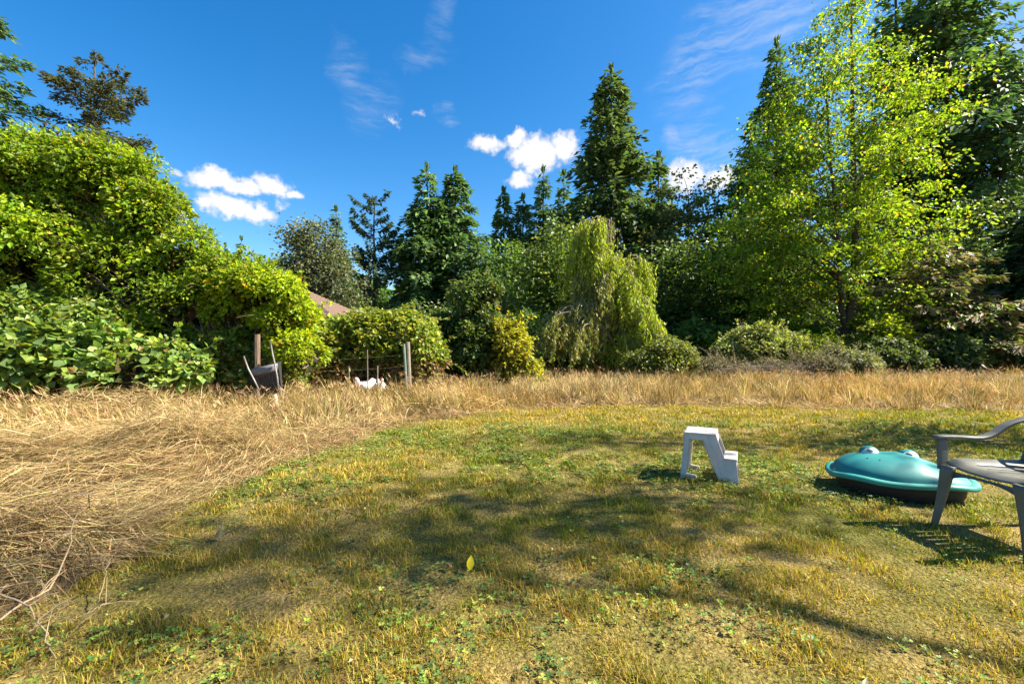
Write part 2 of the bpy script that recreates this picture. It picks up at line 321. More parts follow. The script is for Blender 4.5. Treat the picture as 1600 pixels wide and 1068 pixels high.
def mound(x, y):                                # heaps of laid-over straw at the left edge of the lawn
    e = np.interp(y, EDGE[:8, 1], EDGE[:8, 0]); d = np.clip(e - x, 0, 3)
    return np.clip(d / 0.9, 0, 1) * (np.asarray(y) < 8.4) * (0.05 + 0.62 * np.clip(fbm(x * 1.1 + 21, y * 1.1 + 4, 3) - .33, 0, 1) * 2)
def build_meadow():
    reseed(21)
    pal = [(.42, .31, .115), (.33, .23, .075), (.52, .41, .19), (.21, .135, .048), (.18, .20, .04)]
    def standing(n, box, h0, h1, w, label, segs=3, dens=1.0):
        x, y = sample_area(n, *box); ok = ~inside_lawn(x, y, .5); x, y = x[ok], y[ok]
        t = fbm(x * 1.1 + 31, y * 1.1, 4); ok = rng.random(len(x)) < np.clip((t - .22) * 2.6, 0.08, 1); x, y, t = x[ok], y[ok], t[ok]; n = len(x)
        e = np.interp(y, EDGE[:8, 1], EDGE[:8, 0]); near_l = np.clip(1 - (y - 3.6) / 2.0, 0, 1) * (x < 0)
        d_far = np.where(x > 0, np.clip((y - np.interp(x, EDGE[7:, 0], EDGE[7:, 1])) / 1.6, .12, 1), np.clip((e - x) / 1.0, .2, 1))
        h = U(h0, h1, n) * (.45 + 1.0 * t) * (1 - .62 * near_l) * d_far
        az = 6.28 * fbm(x * .45, y * .45 + 80, 2) * 1.6 + rng.normal(0, .7, n)
        mb = MB(); blades(mb, x, y, h, U(.4, 1.5, n) * w, np.clip(U(.25, .9, n) + .3 * near_l, 0, .98), az, np.clip(leafcol(n, pal, [.28, .24, .22, .16, .10], .26) * (.45 + 1.05 * fbm(x * 1.4 + 70, y * 1.4 + 8, 3))[:, None], .01, .8), segs=segs)
        # feathery seed heads on some stalks
        s = rng.random(n) < .10; m_ = s.sum(); hh = h[s]; P = np.stack([x[s] + .35 * hh * np.cos(az[s]), y[s] + .35 * hh * np.sin(az[s]), gz(x[s], y[s]) + hh * .86], -1)
        for q in range(3): cards(mb, P + rng.normal(0, .012, (m_, 3)), np.stack([np.cos(az[s]) * .8, np.sin(az[s]) * .8, np.full(m_, .8)], -1) + .5 * rdir(m_), rdir(m_), U(.06, .13, m_), U(.008, .016, m_), leafcol(m_, [(.5, .34, .17), (.42, .25, .14)]))
        o = mb.build('dry_grass', STRAW); o['kind'] = 'stuff'; o['label'] = label
    standing(36000, (-9.5, 1.5, 4.0, 9.6), .24, .60, .0080, 'standing golden dry grass in front of the bramble bank')
    standing(38000, (-1.5, 14, 7.8, 13.0), .15, .50, .011, 'long dry straw grass beyond the far edge of the lawn')
    standing(18000, (6.0, 26, 8.0, 17.0), .16, .48, .013, 'dry meadow grass in front of the dark wood')
    standing(15000, (-14, 12, 9.4, 19.0), .2, .46, .014, 'dry meadow grass at the foot of the trees')
    reseed(23); mb = MB(); k = 640; x, y = sample_area(k, -9, 14, 4.2, 13.0); ok = ~inside_lawn(x, y, .3) & ((x > 0) | (x < np.interp(y, EDGE[:8, 1], EDGE[:8, 0]) - .7)); x, y = x[ok], y[ok]; k = len(x); nb = 46
    X = np.repeat(x, nb) + rng.normal(0, .07, k * nb); Y = np.repeat(y, nb) + rng.normal(0, .07, k * nb); az = np.arctan2(Y - np.repeat(y, nb), X - np.repeat(x, nb)) + rng.normal(0, .5, k * nb); hh = np.repeat(U(.26, .62, k) * np.where(y < 5.5, .75, 1), nb) * U(.55, 1.1, k * nb)
    tint = np.repeat(np.exp(rng.normal(-.08, .28, k)), nb)[:, None]
    blades(mb, X, Y, hh, U(.5, 1.3, k * nb) * np.where(Y > 8, .010, .007), U(.15, .85, k * nb), az, np.clip(leafcol(k * nb, pal, [.30, .26, .18, .16, .10], .2) * tint, .01, .8), segs=3)
    o = mb.build('grass_tussocks', STRAW); o['kind'] = 'stuff'; o['label'] = 'standing tussocks of dry grass dotted through the meadow'
    # matted straw lying over itself along the left of the lawn
    reseed(22); mb = MB()
    n = 95000; x, y = sample_area(n, -7.0, 11, .4, 10.5); x2, y2 = sample_area(44000, -6.0, -1.2, .4, 6.0); x = np.concatenate([x, x2]); y = np.concatenate([y, y2]); n = len(x); ok = ((x < -.4) & (y < 7.4) & (rng.random(n) < np.clip(5.5 / np.maximum(y, .8), .9, 1))) | ((x > -1.6) & (y > 7.3) & (rng.random(n) < .8 * np.clip((fbm(x * .8 + 2, y * .8, 3) - .3) * 4, 0, 1))); x, y = x[ok], y[ok]; ok = ~inside_lawn(x, y, .45); x, y = x[ok], y[ok]; n = len(x)
    zz = gz(x, y) + mound(x, y) * rng.random(n) ** .35; fl = 6.28 * fbm(x * .5 + 5, y * .5 + 14, 2) * 1.3 + .6; az = fl + rng.normal(0, .65, n) + np.where(rng.random(n) < .5, np.pi, 0)
    Ln = U(.16, .52, n); T = np.stack([np.cos(az), np.sin(az), rng.normal(.05, .17, n)], -1)
    pal2 = [(.38, .28, .125), (.29, .20, .085), (.48, .37, .18), (.18, .12, .055), (.18, .18, .04)]
    P = np.stack([x, y, zz], -1); c = leafcol(n, pal2, [.3, .27, .22, .15, .06], .22)
    Tn = nrm(T); B = nrm(np.cross(Tn, np.array([0, 0, 1.]) + .6 * rdir(n))); w = (U(.0025, .0065, n) * np.where(y > 6, 1.8, 1))[:, None]; L_ = Ln[:, None]; arch = np.array([0, 0, 1.]) * (L_ * U(-.02, .18, n)[:, None])
    V = np.stack([P - B * w / 2, P + B * w / 2, P + Tn * L_ * .5 + arch + B * w / 2, P + Tn * L_ * .5 + arch - B * w / 2, P + Tn * L_], 1)
    b = np.arange(n)[:, None] * 5; base = mb.n; mb.add(V.reshape(-1, 3), b + np.array([[0, 1, 2, 3]]), np.repeat(c, 5, 0)); mb.f.append(b + np.array([[3, 2, 4]]) + base)
    o = mb.build('matted_straw', STRAW); o['kind'] = 'stuff'; o['label'] = 'flattened brown straw heaped along the edge of the lawn'
    # mossy thatch under the straw heaps
    a = np.linspace(-8, -.4, 96); b_ = np.linspace(.2, 8.0, 98); X, Y = np.meshgrid(a, b_, indexing='ij'); Z = gz(X, Y) + mound(X, Y) * .40 - .03
    nb = len(b_); i = np.arange(len(a) - 1)[:, None] * nb + np.arange(nb - 1)[None]; mb = MB()
    mb.add(np.stack([X, Y, Z], -1).reshape(-1, 3), np.stack([i, i + nb, i + nb + 1, i + 1], -1).reshape(-1, 4))
    o = mb.build('thatch', solid('thatch', (.09, .062, .03), .95, .5, 14, .9, .1, c2=(.22, .155, .075)), smooth=True); o['kind'] = 'stuff'; o['label'] = 'dark thatch under the flattened straw'
build_meadow()

# ------------------------------------------------------------------ trees
CED = [(0.076, 0.143, 0.047), (0.109, 0.193, 0.05), (0.143, 0.227, 0.059), (0.084, 0.134, 0.059)]
FIR = [(0.061, 0.117, 0.061), (0.09, 0.155, 0.068), (0.123, 0.189, 0.068)]
PIN = [(0.119, 0.147, 0.07), (0.168, 0.189, 0.077), (0.091, 0.119, 0.063), (0.182, 0.168, 0.077)]
OLV = [(0.119, 0.161, 0.042), (0.084, 0.126, 0.039), (0.154, 0.182, 0.049)]
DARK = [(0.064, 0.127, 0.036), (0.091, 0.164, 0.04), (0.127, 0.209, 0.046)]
YEL = [(.20, .25, .018), (.15, .21, .018), (.27, .27, .02), (.10, .16, .018)]
def conifer_arrays(h, r, n_br, n_sp, cb=.05, p=.85, rise=.15, droop=.45, size=.34, irr=.25, pal=CED, width=.30, hang=.35, lopside=0.0, fill=.016):
    t = np.sort(U(0, 1, n_br) ** .85); z0 = h * (cb + (0.985 - cb) * t)
    az = np.arange(n_br) * 2.39996 + rng.normal(0, .35, n_br)
    ln = r * (1 - t) ** p * np.exp(rng.normal(0, irr, n_br)) * (.8 + .4 * vnoise(az * 1.3 + 5, t * 6)) + .012 * h
    ln = ln * np.where(t < .12, .55 + 3.7 * t, 1) * (1 + lopside * np.cos(az))
    wt = ln ** 1.5; b = rng.choice(n_br, n_sp, p=wt / wt.sum()); s = U(.0, 1, n_sp) ** .62
    u = U(-1, 1, n_sp) * width * (1 - s * .72) * np.minimum(1, .35 + s * 3)
    R = np.stack([np.cos(az), np.sin(az), 0 * az], -1)[b]; Lt = np.stack([-np.sin(az), np.cos(az), 0 * az], -1)[b]; l = ln[b]
    P = R * (l * s)[:, None] + Lt * (l * u)[:, None]; P[:, 2] = z0[b] + l * (rise * s - droop * s ** 2 + .10 * s ** 4) - U(0, 1, n_sp) ** 2 * hang * size - np.abs(u) * l * .25 + rng.normal(0, 1, n_sp) * fill * h * (1 - .7 * t[b])
    T = R * .7 + Lt * np.sign(u)[:, None] * .6 + rdir(n_sp) * .5; T[:, 2] -= hang * U(.2, 1.5, n_sp)
    return P, T, z0, az, ln
def conifer(name, label, X, Y, h, r, n_br=150, n_sp=11000, group=None, limbs=False, trunk_r=None, mat=None, curve=0.0, **kw):
    kw = dict(kw); pal = kw.get('pal', CED); size = kw.get('size', .34)
    root = thing(name, label, 'tree', (X, Y, float(gz(X, Y)) - .05), 0, group)
    P, T, z0, az, ln = conifer_arrays(h, r, n_br, n_sp, **kw)
    sway = lambda z: curve * (np.clip(z, 0, h) / h) ** 3
    P[:, 0] += sway(P[:, 2])
    mb = MB(); sz = U(.55, 1.25, n_sp) * size
    cards(mb, P, T, rdir(n_sp) * .7 + np.array([0, 0, 1.]), sz, sz * U(.32, .55, n_sp), leafcol(n_sp, pal, None, .24), .12, .4)
    k = 40; zt = h * (.97 + .03 * np.linspace(0, 1, k)); cards(mb, np.stack([rng.normal(0, .04, k) + sway(zt), rng.normal(0, .04, k), zt - .15], -1), rdir(k) * .6 + np.array([0, 0, 1.2]), rdir(k), size * .9, size * .25, leafcol(k, pal))
    mb.build('crown', mat or NEEDLE, root)
    tr = trunk_r or h * .013; z = np.linspace(0, h * .98, 10); mt = MB()
    tube(mt, np.stack([sway(z) + .04 * np.sin(z * 1.3), .04 * np.cos(z), z], -1), tr * (1 - z / h * .93) + .01, 8)
    mt.build('trunk', BARK, root, True)
    if limbs:
        ml = MB()
        for i in range(0, n_br):
            s = np.linspace(0, .9, 5); pts = np.stack([np.cos(az[i]) * ln[i] * s + sway(z0[i]), np.sin(az[i]) * ln[i] * s, z0[i] + ln[i] * (kw.get('rise', .15) * s - kw.get('droop', .45) * s ** 2 + .1 * s ** 4)], -1)
            tube(ml, pts, (.012 + ln[i] * .012) * (1 - .8 * s), 4)
        ml.build('limbs', BARK, root, True)['kind'] = 'stuff'
    return root
def copy_tree(src, X, Y, sc, rotz, label, group=None):
    r = src.copy(); col.objects.link(r); r.location = (X, Y, float(gz(X, Y)) - .05); r.scale = sc; r.rotation_euler = (0, 0, rotz); r['label'] = label
    if group: r['group'] = group
    for ch in src.children:
        c = ch.copy(); col.objects.link(c); c.parent = r
    return r
def at(px, py, Y):
    p = photo(px, py, Y); return p[0], p[2]

def build_conifers():
    reseed(31)
    def con(px, top, hw, Y, name, label, **kw):
        X, h = at(px, top, Y); return conifer(name, label, X, Y, h, hw * 1.22 / FPX * Y, **kw)
    con(955, 100, 98, 34, 'cedar_tree', 'tallest broad cone shaped cedar rising behind the weeping tree', n_br=300, n_sp=26364, size=0.572, p=.82, pal=[(0.096, 0.144, 0.046), (0.125, 0.173, 0.054), (0.077, 0.119, 0.05)], irr=.16, droop=.5, cb=.02)
    con(667, 256, 62, 30, 'cedar_tree', 'cedar standing to the house side of a joined pair of pointed cedars', n_br=210, n_sp=15210, size=0.462, p=.8, pal=[(0.096, 0.182, 0.058), (0.144, 0.221, 0.067), (0.077, 0.134, 0.058)])
    con(711, 260, 62, 30.6, 'cedar_tree', 'cedar on the weeping tree side of a joined pair of pointed cedars', n_br=210, n_sp=15210, size=0.462, p=.75, pal=[(0.096, 0.173, 0.058), (0.134, 0.211, 0.058), (0.077, 0.134, 0.058)])
    con(747, 372, 40, 28, 'cedar_tree', 'short dark cedar tucked against the flank of the paired cedars', n_br=130, n_sp=7098, size=0.396)
    con(787, 293, 38, 34, 'cedar_tree', 'slim pointed cedar, taller of two beside the paired cedars', n_br=170, n_sp=9126, size=0.462)
    con(817, 304, 36, 34.5, 'cedar_tree', 'slim pointed cedar with a slightly lower tip beside its taller twin', n_br=170, n_sp=9126, size=0.462)
    con(849, 260, 34, 42, 'spruce_tree', 'narrow blue green spruce rising behind the leafy tree, with open tiers', n_br=130, n_sp=6591, size=0.550, pal=FIR, irr=.12, droop=.25)
    con(881, 266, 34, 43, 'spruce_tree', 'narrow dark spruce between the open tiered spruce and the tallest cedar', n_br=150, n_sp=8112, size=0.550, pal=CED, irr=.12)
    con(1029, 236, 44, 36, 'cedar_tree', 'dark cedar half hidden behind the shoulder of the tallest cedar', n_br=190, n_sp=11154, size=0.506, pal=[(0.096, 0.144, 0.046), (0.115, 0.163, 0.058)])
    con(1000, 330, 60, 33, 'cedar_tree', 'lower olive cedar in front of the tallest cedar', n_br=170, n_sp=9126, size=0.506, pal=OLV)
    con(525, 322, 30, 38, 'spruce_tree', 'small dark spire of a spruce behind the rounded pine', n_br=120, n_sp=6084, size=0.462, pal=FIR)
    con(377, 370, 17, 62, 'spruce_tree', 'tiny far spruce tip over the fresh green thicket', n_br=70, n_sp=2230, size=0.550, pal=FIR)
    con(352, 380, 12, 64, 'spruce_tree', 'faint far spruce tip beside the thicket, smaller of two', n_br=50, n_sp=1216, size=0.550, pal=FIR)
    con(640, 420, 40, 40, 'cedar_tree', 'low dark cedar behind the sparse fir', n_br=130, n_sp=6084, size=0.550, pal=DARK)
    con(590, 430, 50, 42, 'cedar_tree', 'broad low dark cedar beyond the bare trunk of the sparse fir', n_br=130, n_sp=5577, size=0.605, pal=DARK)
    con(-18, 5, 92, 22, 'fir_tree', 'dark fir with drooping boughs rising over the thicket beside the open pine', n_br=90, n_sp=12168, size=0.374, pal=FIR, irr=.3, droop=.35, rise=.25, limbs=True, p=.7)
    con(1214, 58, 62, 31, 'fir_tree', 'tall dark narrow fir behind the yellow green tree', n_br=230, n_sp=15210, size=0.506, pal=FIR + DARK)
    con(1172, 190, 55, 29, 'fir_tree', 'dark fir with a ragged bough poking out towards the tallest cedar', n_br=150, n_sp=11154, size=0.484, pal=FIR + DARK, irr=.32)
    con(1478, -110, 130, 33, 'cedar_tree', 'huge dark cedar towering highest of all behind the yellow green tree', n_br=300, n_sp=30420, size=0.572, pal=DARK + FIR, p=.6, droop=.55, hang=.6, limbs=True)
    con(1400, -60, 70, 37, 'cedar_tree', 'tall dark cedar seen through the crown of the yellow green tree', n_br=180, n_sp=12168, size=0.605, pal=DARK)
    con(1565, 70, 85, 30, 'cedar_tree', 'dark cedar with hanging sprays, sky showing through, beside the huge cedar', n_br=130, n_sp=14196, size=0.462, pal=DARK + [(.07, .09, .03)], p=.5, irr=.3, droop=.5, hang=.8, limbs=True)
    con(1632, 300, 72, 19.5, 'fir_tree', 'very dark dense fir filling the edge of the wood', n_br=170, n_sp=17238, size=0.374, pal=[(0.035, 0.077, 0.042), (0.058, 0.106, 0.046)], p=.5, droop=.5)
    con(1452, 372, 95, 20, 'hemlock_tree', 'young hemlock with layered boughs, part dead and brown, under the dark cedars', n_br=95, n_sp=9633, size=0.297, pal=[(0.134, 0.192, 0.038), (0.173, 0.23, 0.048), (0.23, 0.163, 0.096), (0.192, 0.134, 0.086)], rise=.2, droop=.3, irr=.25, p=.55, limbs=True)
    # sparse fir: a bare pole with few upswept boughs
    X, h = at(585, 306, 30); r = conifer('sparse_fir', 'sparse fir with few upswept boughs on a bare straight trunk', X, 30, h, 46 / FPX * 30, n_br=34, n_sp=4258, size=0.330, pal=[(0.048, 0.086, 0.058), (0.067, 0.106, 0.067)], rise=.25, droop=-.25, irr=.35, p=.28, width=.13, hang=.5, limbs=True, cb=.25, trunk_r=.16)
    reseed(37)
    # open pine behind the thicket
    X, h = at(148, 84, 24); r = conifer('pine_tree', 'open brownish pine with bare trunk showing, behind the fresh green thicket', X, 24, h, 92 / FPX * 24, n_br=54, n_sp=17000, size=0.242, pal=[(.085, .09, .045), (.065, .08, .045), (.12, .105, .055)], rise=.12, droop=.1, irr=.2, p=.42, width=.26, hang=.1, limbs=True, cb=.42, trunk_r=.2, lopside=.15)
build_conifers()

# leafy trees: clusters of leaves on limbs that leave one or more stems
def leafy(root, clusters, per, leaf, pal, stems, mat, spread=(.45, .45, .22), w=None, limb_r=.035, val=.24, droop=0.0, bark=BARK, limb_skip=1, shells=None):
    C = np.asarray(clusters, float); n = len(C); N_ = n * per
    ci = np.repeat(np.arange(n), per); sc = np.exp(rng.normal(0, .25, n))[ci][:, None]
    P = C[ci] + rng.normal(0, 1, (N_, 3)) * np.array(spread) * sc; P[:, 2] -= droop * np.hypot(*(P - C[ci])[:, :2].T)
    T = (P - C[ci]) * np.array([1, 1, .3]) + rdir(N_) * .5; T[:, 2] -= .25
    ctint = np.exp(rng.normal(0, .13, (n, 1)))[ci]
    sz = U(.6, 1.25, N_) * leaf; mb = MB()
    cards(mb, P, T, np.array([0, 0, .75]) + rdir(N_), sz, sz * U(.6, .85, N_), np.clip(leafcol(N_, pal, w, val) * ctint, .003, .8), .16)
    mb.build('crown', mat, root)
    mt = MB()
    for pts, r0, r1 in stems:
        pts = np.asarray(pts, float); tt = np.linspace(0, 1, 14); q = np.stack([np.interp(tt, np.linspace(0, 1, len(pts)), pts[:, a]) for a in range(3)], -1)
        q[1:-1, :2] += rng.normal(0, .03, (12, 2)); tube(mt, q, r0 + (r1 - r0) * tt, 9)
    mt.build('trunk', bark, root, True)
    ml = MB(); sp = np.concatenate([np.stack([np.interp(np.linspace(0, 1, 60), np.linspace(0, 1, len(p_)), np.asarray(p_, float)[:, a]) for a in range(3)], -1) for p_, _, _ in stems])
    for c in C[::limb_skip * 2]:
        hd = np.hypot(sp[:, 0] - c[0], sp[:, 1] - c[1]); cost = hd + np.abs((c[2] - sp[:, 2]) - .55 * hd) * 1.2 + 50 * (sp[:, 2] > c[2] + .1); a = sp[np.argmin(cost)]
        s = np.linspace(0, 1, 6)[:, None]; pts = a + (c - a) * s; pts[:, 2] += .12 * np.linalg.norm(c - a) * np.sin(s[:, 0] * np.pi); pts[1:-1] += rng.normal(0, .03, (4, 3))
        tube(ml, pts, np.linspace(limb_r * min(1.3, .4 + .25 * np.linalg.norm(c - a)), .006, 6), 4)
    ml.build('limbs', bark, root, True)['kind'] = 'stuff'
def crown_points(n, lobes, shell=.45):
    L = np.asarray(lobes, float); vol = L[:, 3] * L[:, 4] * L[:, 5]; k = rng.choice(len(L), n, p=vol / vol.sum()); d = rdir(n); r = U(shell, 1, n) ** .6
    return L[k, :3] + d * r[:, None] * L[k, 3:]

def build_leafy_trees():
    reseed(41)
    # the bright tree on the right: two stems from a fork low down
    X, _ = at(1322, 0, 20); base = np.array([X, 20., float(gz(X, 20))])
    root = thing('leafy_tree', 'tall bright yellow green tree with a forked dark trunk in front of the firs', 'tree', tuple(base))
    m = 20 / FPX
    def loc(px, py, dy=0): p = photo(px, py, 20); return np.array([p[0] - base[0], dy, p[2] - base[2]])
    lobes = []
    for px, py, rx, ry in [(1330, 50, 45, 60), (1290, 90, 50, 50), (1405, 110, 55, 60), (1245, 170, 50, 60), (1330, 170, 80, 80), (1440, 170, 45, 60), (1215, 260, 60, 60), (1320, 270, 95, 70), (1420, 270, 65, 70), (1185, 350, 65, 50), (1290, 360, 95, 60), (1395, 360, 80, 60), (1150, 410, 50, 32), (1240, 430, 95, 45), (1360, 440, 90, 50), (1215, 485, 70, 30), (1370, 515, 60, 40), (1320, 5, 40, 40)]:
        lobes.append([*loc(px, py), rx * m, 3.0 if 150 < py < 450 else 1.8, ry * m])
    C = crown_points(860, lobes, .3); C = C[(C[:, 1] > -.6) | (rng.random(860) < .45)]
    s1 = [loc(1324, 575), loc(1323, 515), loc(1335, 470, .1), loc(1342, 380, .2), loc(1338, 250, .1), loc(1332, 120), loc(1330, 0)]
    s2 = [loc(1322, 515), loc(1312, 470, -.1), loc(1308, 440, -.2), loc(1300, 330, -.3), loc(1285, 200, -.3), loc(1277, 90, -.3)]
    leafy(root, C, 58, .155, [(.15, .25, .022), (.19, .285, .024), (.11, .19, .022), (.26, .29, .03), (.31, .22, .05)], [(s1, .24, .03), (s2, .14, .02)], LEAF_GLOW, (.30, .30, .11), [.33, .27, .27, .09, .04], limb_r=.03, limb_skip=3, val=.3)
    # leafy trees of the wood
    def tree(px, Y, lob, n, per, leaf, pal, label, w=None, mat=LEAF, tr=.16, dep=.8, name='broadleaf_tree', spread=(.5, .5, .22), shell=.4):
        m = Y / FPX; X, _ = at(px, 0, Y); b = np.array([X, Y, float(gz(X, Y))]); root = thing(name, label, 'tree', tuple(b))
        lobes = []
        for x_, y_, rx, ry in lob:
            p = photo(x_, y_, Y) - b; lobes.append([p[0], p[1], p[2], rx * m, rx * m * dep, ry * m])
        L = np.array(lobes); top = L[np.argmax(L[:, 2])]
        st = [(0, 0, -.05), (.1, .05, top[2] * .35), (top[0] * .6, 0, top[2] * .7), (top[0], top[1], top[2])]
        leafy(root, crown_points(n, lobes, shell), per, leaf, pal, [(st, tr, .03)], mat, spread, w)
    tree(1076, 31, [(1076, 310, 42, 48), (1065, 390, 70, 60), (1085, 460, 80, 60)], 150, 55, .26, [(0.14, 0.168, 0.042), (0.182, 0.196, 0.049), (0.098, 0.133, 0.035), (0.21, 0.168, 0.07)], 'thin topped olive broadleaf tree with a cloud behind its crown')
    tree(1122, 29, [(1122, 310, 34, 50), (1120, 390, 60, 60), (1120, 470, 85, 70)], 170, 60, .25, [(0.084, 0.14, 0.028), (0.126, 0.182, 0.035), (0.063, 0.105, 0.028)], 'green broadleaf tree between the thin topped tree and the dark fir')
    tree(1055, 25, [(1060, 440, 60, 60), (1040, 510, 60, 50), (1100, 510, 70, 50)], 170, 60, .22, [(0.049, 0.091, 0.022), (0.07, 0.119, 0.028), (0.098, 0.154, 0.028)], 'dense dark green broadleaf tree behind the low ivy mound')
    tree(1190, 24, [(1190, 400, 70, 70), (1180, 490, 80, 60), (1230, 500, 60, 50)], 200, 60, .21, [(0.042, 0.084, 0.02), (0.07, 0.119, 0.025), (0.112, 0.168, 0.028)], 'shaded dark broadleaf tree behind the pale green shrub')
    tree(868, 23, [(872, 380, 32, 36), (858, 430, 40, 40), (850, 490, 46, 46), (880, 460, 40, 54)], 190, 60, .2, [(0.119, 0.175, 0.031), (0.154, 0.21, 0.035), (0.084, 0.133, 0.028)], 'rounded green broadleaf tree on the house side of the weeping tree')
    tree(700, 24, [(725, 505, 40, 28), (690, 510, 40, 26), (752, 480, 24, 28)], 110, 60, .2, [(0.098, 0.154, 0.035), (0.14, 0.196, 0.042), (0.056, 0.098, 0.028)], 'low green tree in front of the paired cedars', tr=.12)
    tree(820, 27, [(800, 440, 50, 60), (810, 510, 60, 50)], 120, 60, .24, DARK, 'dark shaded tree in the gap beside the slim cedars')
    tree(432, 42, [(432, 425, 36, 28), (410, 430, 24, 20), (455, 430, 24, 24)], 60, 50, .28, OLV, 'low olive tree far behind the thicket beside the rounded pine')
    tree(620, 36, [(560, 470, 50, 40), (620, 480, 50, 30), (660, 480, 40, 40)], 80, 50, .3, DARK, 'dark low trees massed behind the house', tr=.2)
    tree(1520, 25, [(1490, 420, 60, 60), (1560, 460, 60, 60), (1530, 360, 50, 50)], 150, 60, .23, [(0.035, 0.07, 0.021), (0.056, 0.098, 0.025), (0.126, 0.168, 0.035)], 'dark leafy tree below the huge cedar')
    tree(490, 26, [(490, 375, 34, 34), (462, 370, 26, 20), (500, 410, 45, 40), (520, 450, 48, 40), (480, 440, 50, 40), (535, 475, 30, 20)], 190, 75, .17, PIN + [(.05, .06, .035)], 'rounded grey green pine with a crown bent over beside the roof', mat=NEEDLE, name='pine_tree', spread=(.36, .36, .16), shell=.55)
    # beyond the frame on the right: the trees whose shade lies across the lawn
    tree2 = []
    def shade_tree(x, y, lobes, n, per, leaf, label, tr=.055, lean=0.0):
        root = thing('shade_tree', label, 'tree', (x, y, float(gz(x, y)))); top = max(l[2] for l in lobes)
        leafy(root, crown_points(n, lobes, .2), per, leaf, [(.07, .12, .02), (.1, .15, .025)], [([(0, 0, -.05), (.1, lean * .35, top * .35), (.1, lean * .8, top * .7), (0, lean, top * 1.02)], tr, .03)], LEAF, (.4, .4, .25), limb_skip=3, limb_r=.010)
    shade_tree(8.3, -1.8, [(0, 5.2, 6.6, 1.1, .5, .7), (0, 4.9, 7.8, 1.2, .7, .8), (0, 4.5, 9.0, 1.3, .8, .8), (-.1, 4.0, 10.2, 1.3, .8, .7)], 130, 38, .10, 'leafy leaning tree whose shadow lies over the close lawn', lean=4.6)
    shade_tree(10.6, 5.35, [(0, .3, 4.2, 1.5, .9, .9), (.1, .1, 6.0, 1.4, .55, .9), (0, .1, 8.0, 1.3, .4, .9), (0, 0, 10.0, 1.0, .35, .8)], 100, 42, .12, 'slim leafy tree whose shadow makes a dark band across the lawn')
build_leafy_trees()

def build_weeping():
    reseed(51); Y = 17.0; m = Y / FPX; X, _ = at(962, 0, Y); b = np.array([X, Y, float(gz(X, Y))])
    root = thing('weeping_tree', 'weeping tree with hanging yellow green curtains and a bare grey crest', 'tree', tuple(b))
    loc = lambda px, py, dy=0.: photo(px, py, Y) - b + np.array([0, dy, 0])
    # limbs leave the trunk, rise and bend over; the curtains hang from their outer halves
    ml = MB(); anchors = []; kinds = []
    rows = [(0, 350, 902, 962, 14, .35, 405), (1, 384, 897, 955, 11, .5, 440), (2, 406, 945, 978, 8, .4, 450), (2, 400, 998, 1008, 2, .2, 450), (2, 418, 962, 990, 7, .5, 460), (2, 434, 900, 990, 13, .8, 480), (3, 446, 975, 1003, 9, .6, 500), (3, 470, 900, 1012, 15, 1.1, 520), (4, 482, 862, 930, 13, 1.2, 520), (3, 496, 985, 1026, 10, .9, 535), (4, 510, 856, 1020, 16, 1.4, 540), (3, 530, 960, 1042, 13, 1.3, 556)]
    for ai, ty, x0, x1, nl, dep, sy in rows:
        for q in range(nl):
            px = x0 + (x1 - x0) * (q + U(.1, .9)) / nl; py = ty + U(-9, 14); dy = U(-1, .7) * dep; cx = 953 + (ty - 350) * .05
            pts = np.array([loc(cx, sy), loc(cx + (px - cx) * .35, sy - (sy - py) * .75, dy * .4), loc(cx + (px - cx) * .7, py - 4, dy * .75), loc(px, py, dy), loc(px + (px - cx) * .10, py + 9, dy * 1.1), loc(px + (px - cx) * .16, py + 24, dy * 1.15)])
            tt = np.linspace(0, 5, 18); qq = np.stack([np.interp(tt, range(6), pts[:, c]) for c in range(3)], -1); qq[1:-1] = (qq[:-2] + qq[1:-1] * 2 + qq[2:]) / 4
            tube(ml, qq, np.linspace(.035, .008, 18), 4)
            for k in range(17): anchors.append(qq[int(U(7, 17.9))] + rng.normal(0, 1, 3) * np.array([.13, .16, .05])); kinds.append(ai)
    ml.build('limbs', BARK_PALE, root, True)['kind'] = 'stuff'
    mb = MB(); ms = MB()
    for a, ai in zip(anchors, kinds):
        crest = ai == 0 and a[0] > loc(946, 0)[0]
        drop = U(.35, 1.35) * (1.2 if ai < 2 else 1); drop = min(drop, a[2] - U(.1, .9)); 
        if drop < .25: continue
        ax = nrm(np.array([a[0], a[1], 0]) + 1e-3) ; k = int(drop / .028); s = np.sort(rng.random(k)); outw = U(.05, .28)
        P = a + ax * (outw * np.sin(s * 1.6))[:, None] + np.stack([.03 * np.sin(s * 9 + a[0] * 7), .03 * np.cos(s * 8), -drop * s], -1) + rng.normal(0, .035, (k, 3))
        s5 = np.linspace(0, 1, 5); tube(ms, a + ax * (outw * np.sin(s5 * 1.6))[:, None] + np.stack([0 * s5, 0 * s5, -drop * s5], -1), np.linspace(.007, .003, 5), 3, cap=False) if rng.random() < .5 else None
        if crest: P = P[rng.random(k) < .12]; k = len(P)
        if k == 0: continue
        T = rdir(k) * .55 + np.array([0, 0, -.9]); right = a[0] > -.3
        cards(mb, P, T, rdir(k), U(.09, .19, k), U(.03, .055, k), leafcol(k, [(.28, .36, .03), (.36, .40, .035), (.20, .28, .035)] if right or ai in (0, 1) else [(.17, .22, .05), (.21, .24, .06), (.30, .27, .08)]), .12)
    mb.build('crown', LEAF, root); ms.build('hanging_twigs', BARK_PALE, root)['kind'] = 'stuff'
    mt = MB(); tube(mt, [loc(962, 580), loc(960, 540), loc(955, 490), loc(950, 430), loc(942, 380), loc(936, 350)], [.13, .11, .10, .08, .06, .03], 8); mt.build('trunk', BARK, root, True)
build_weeping()

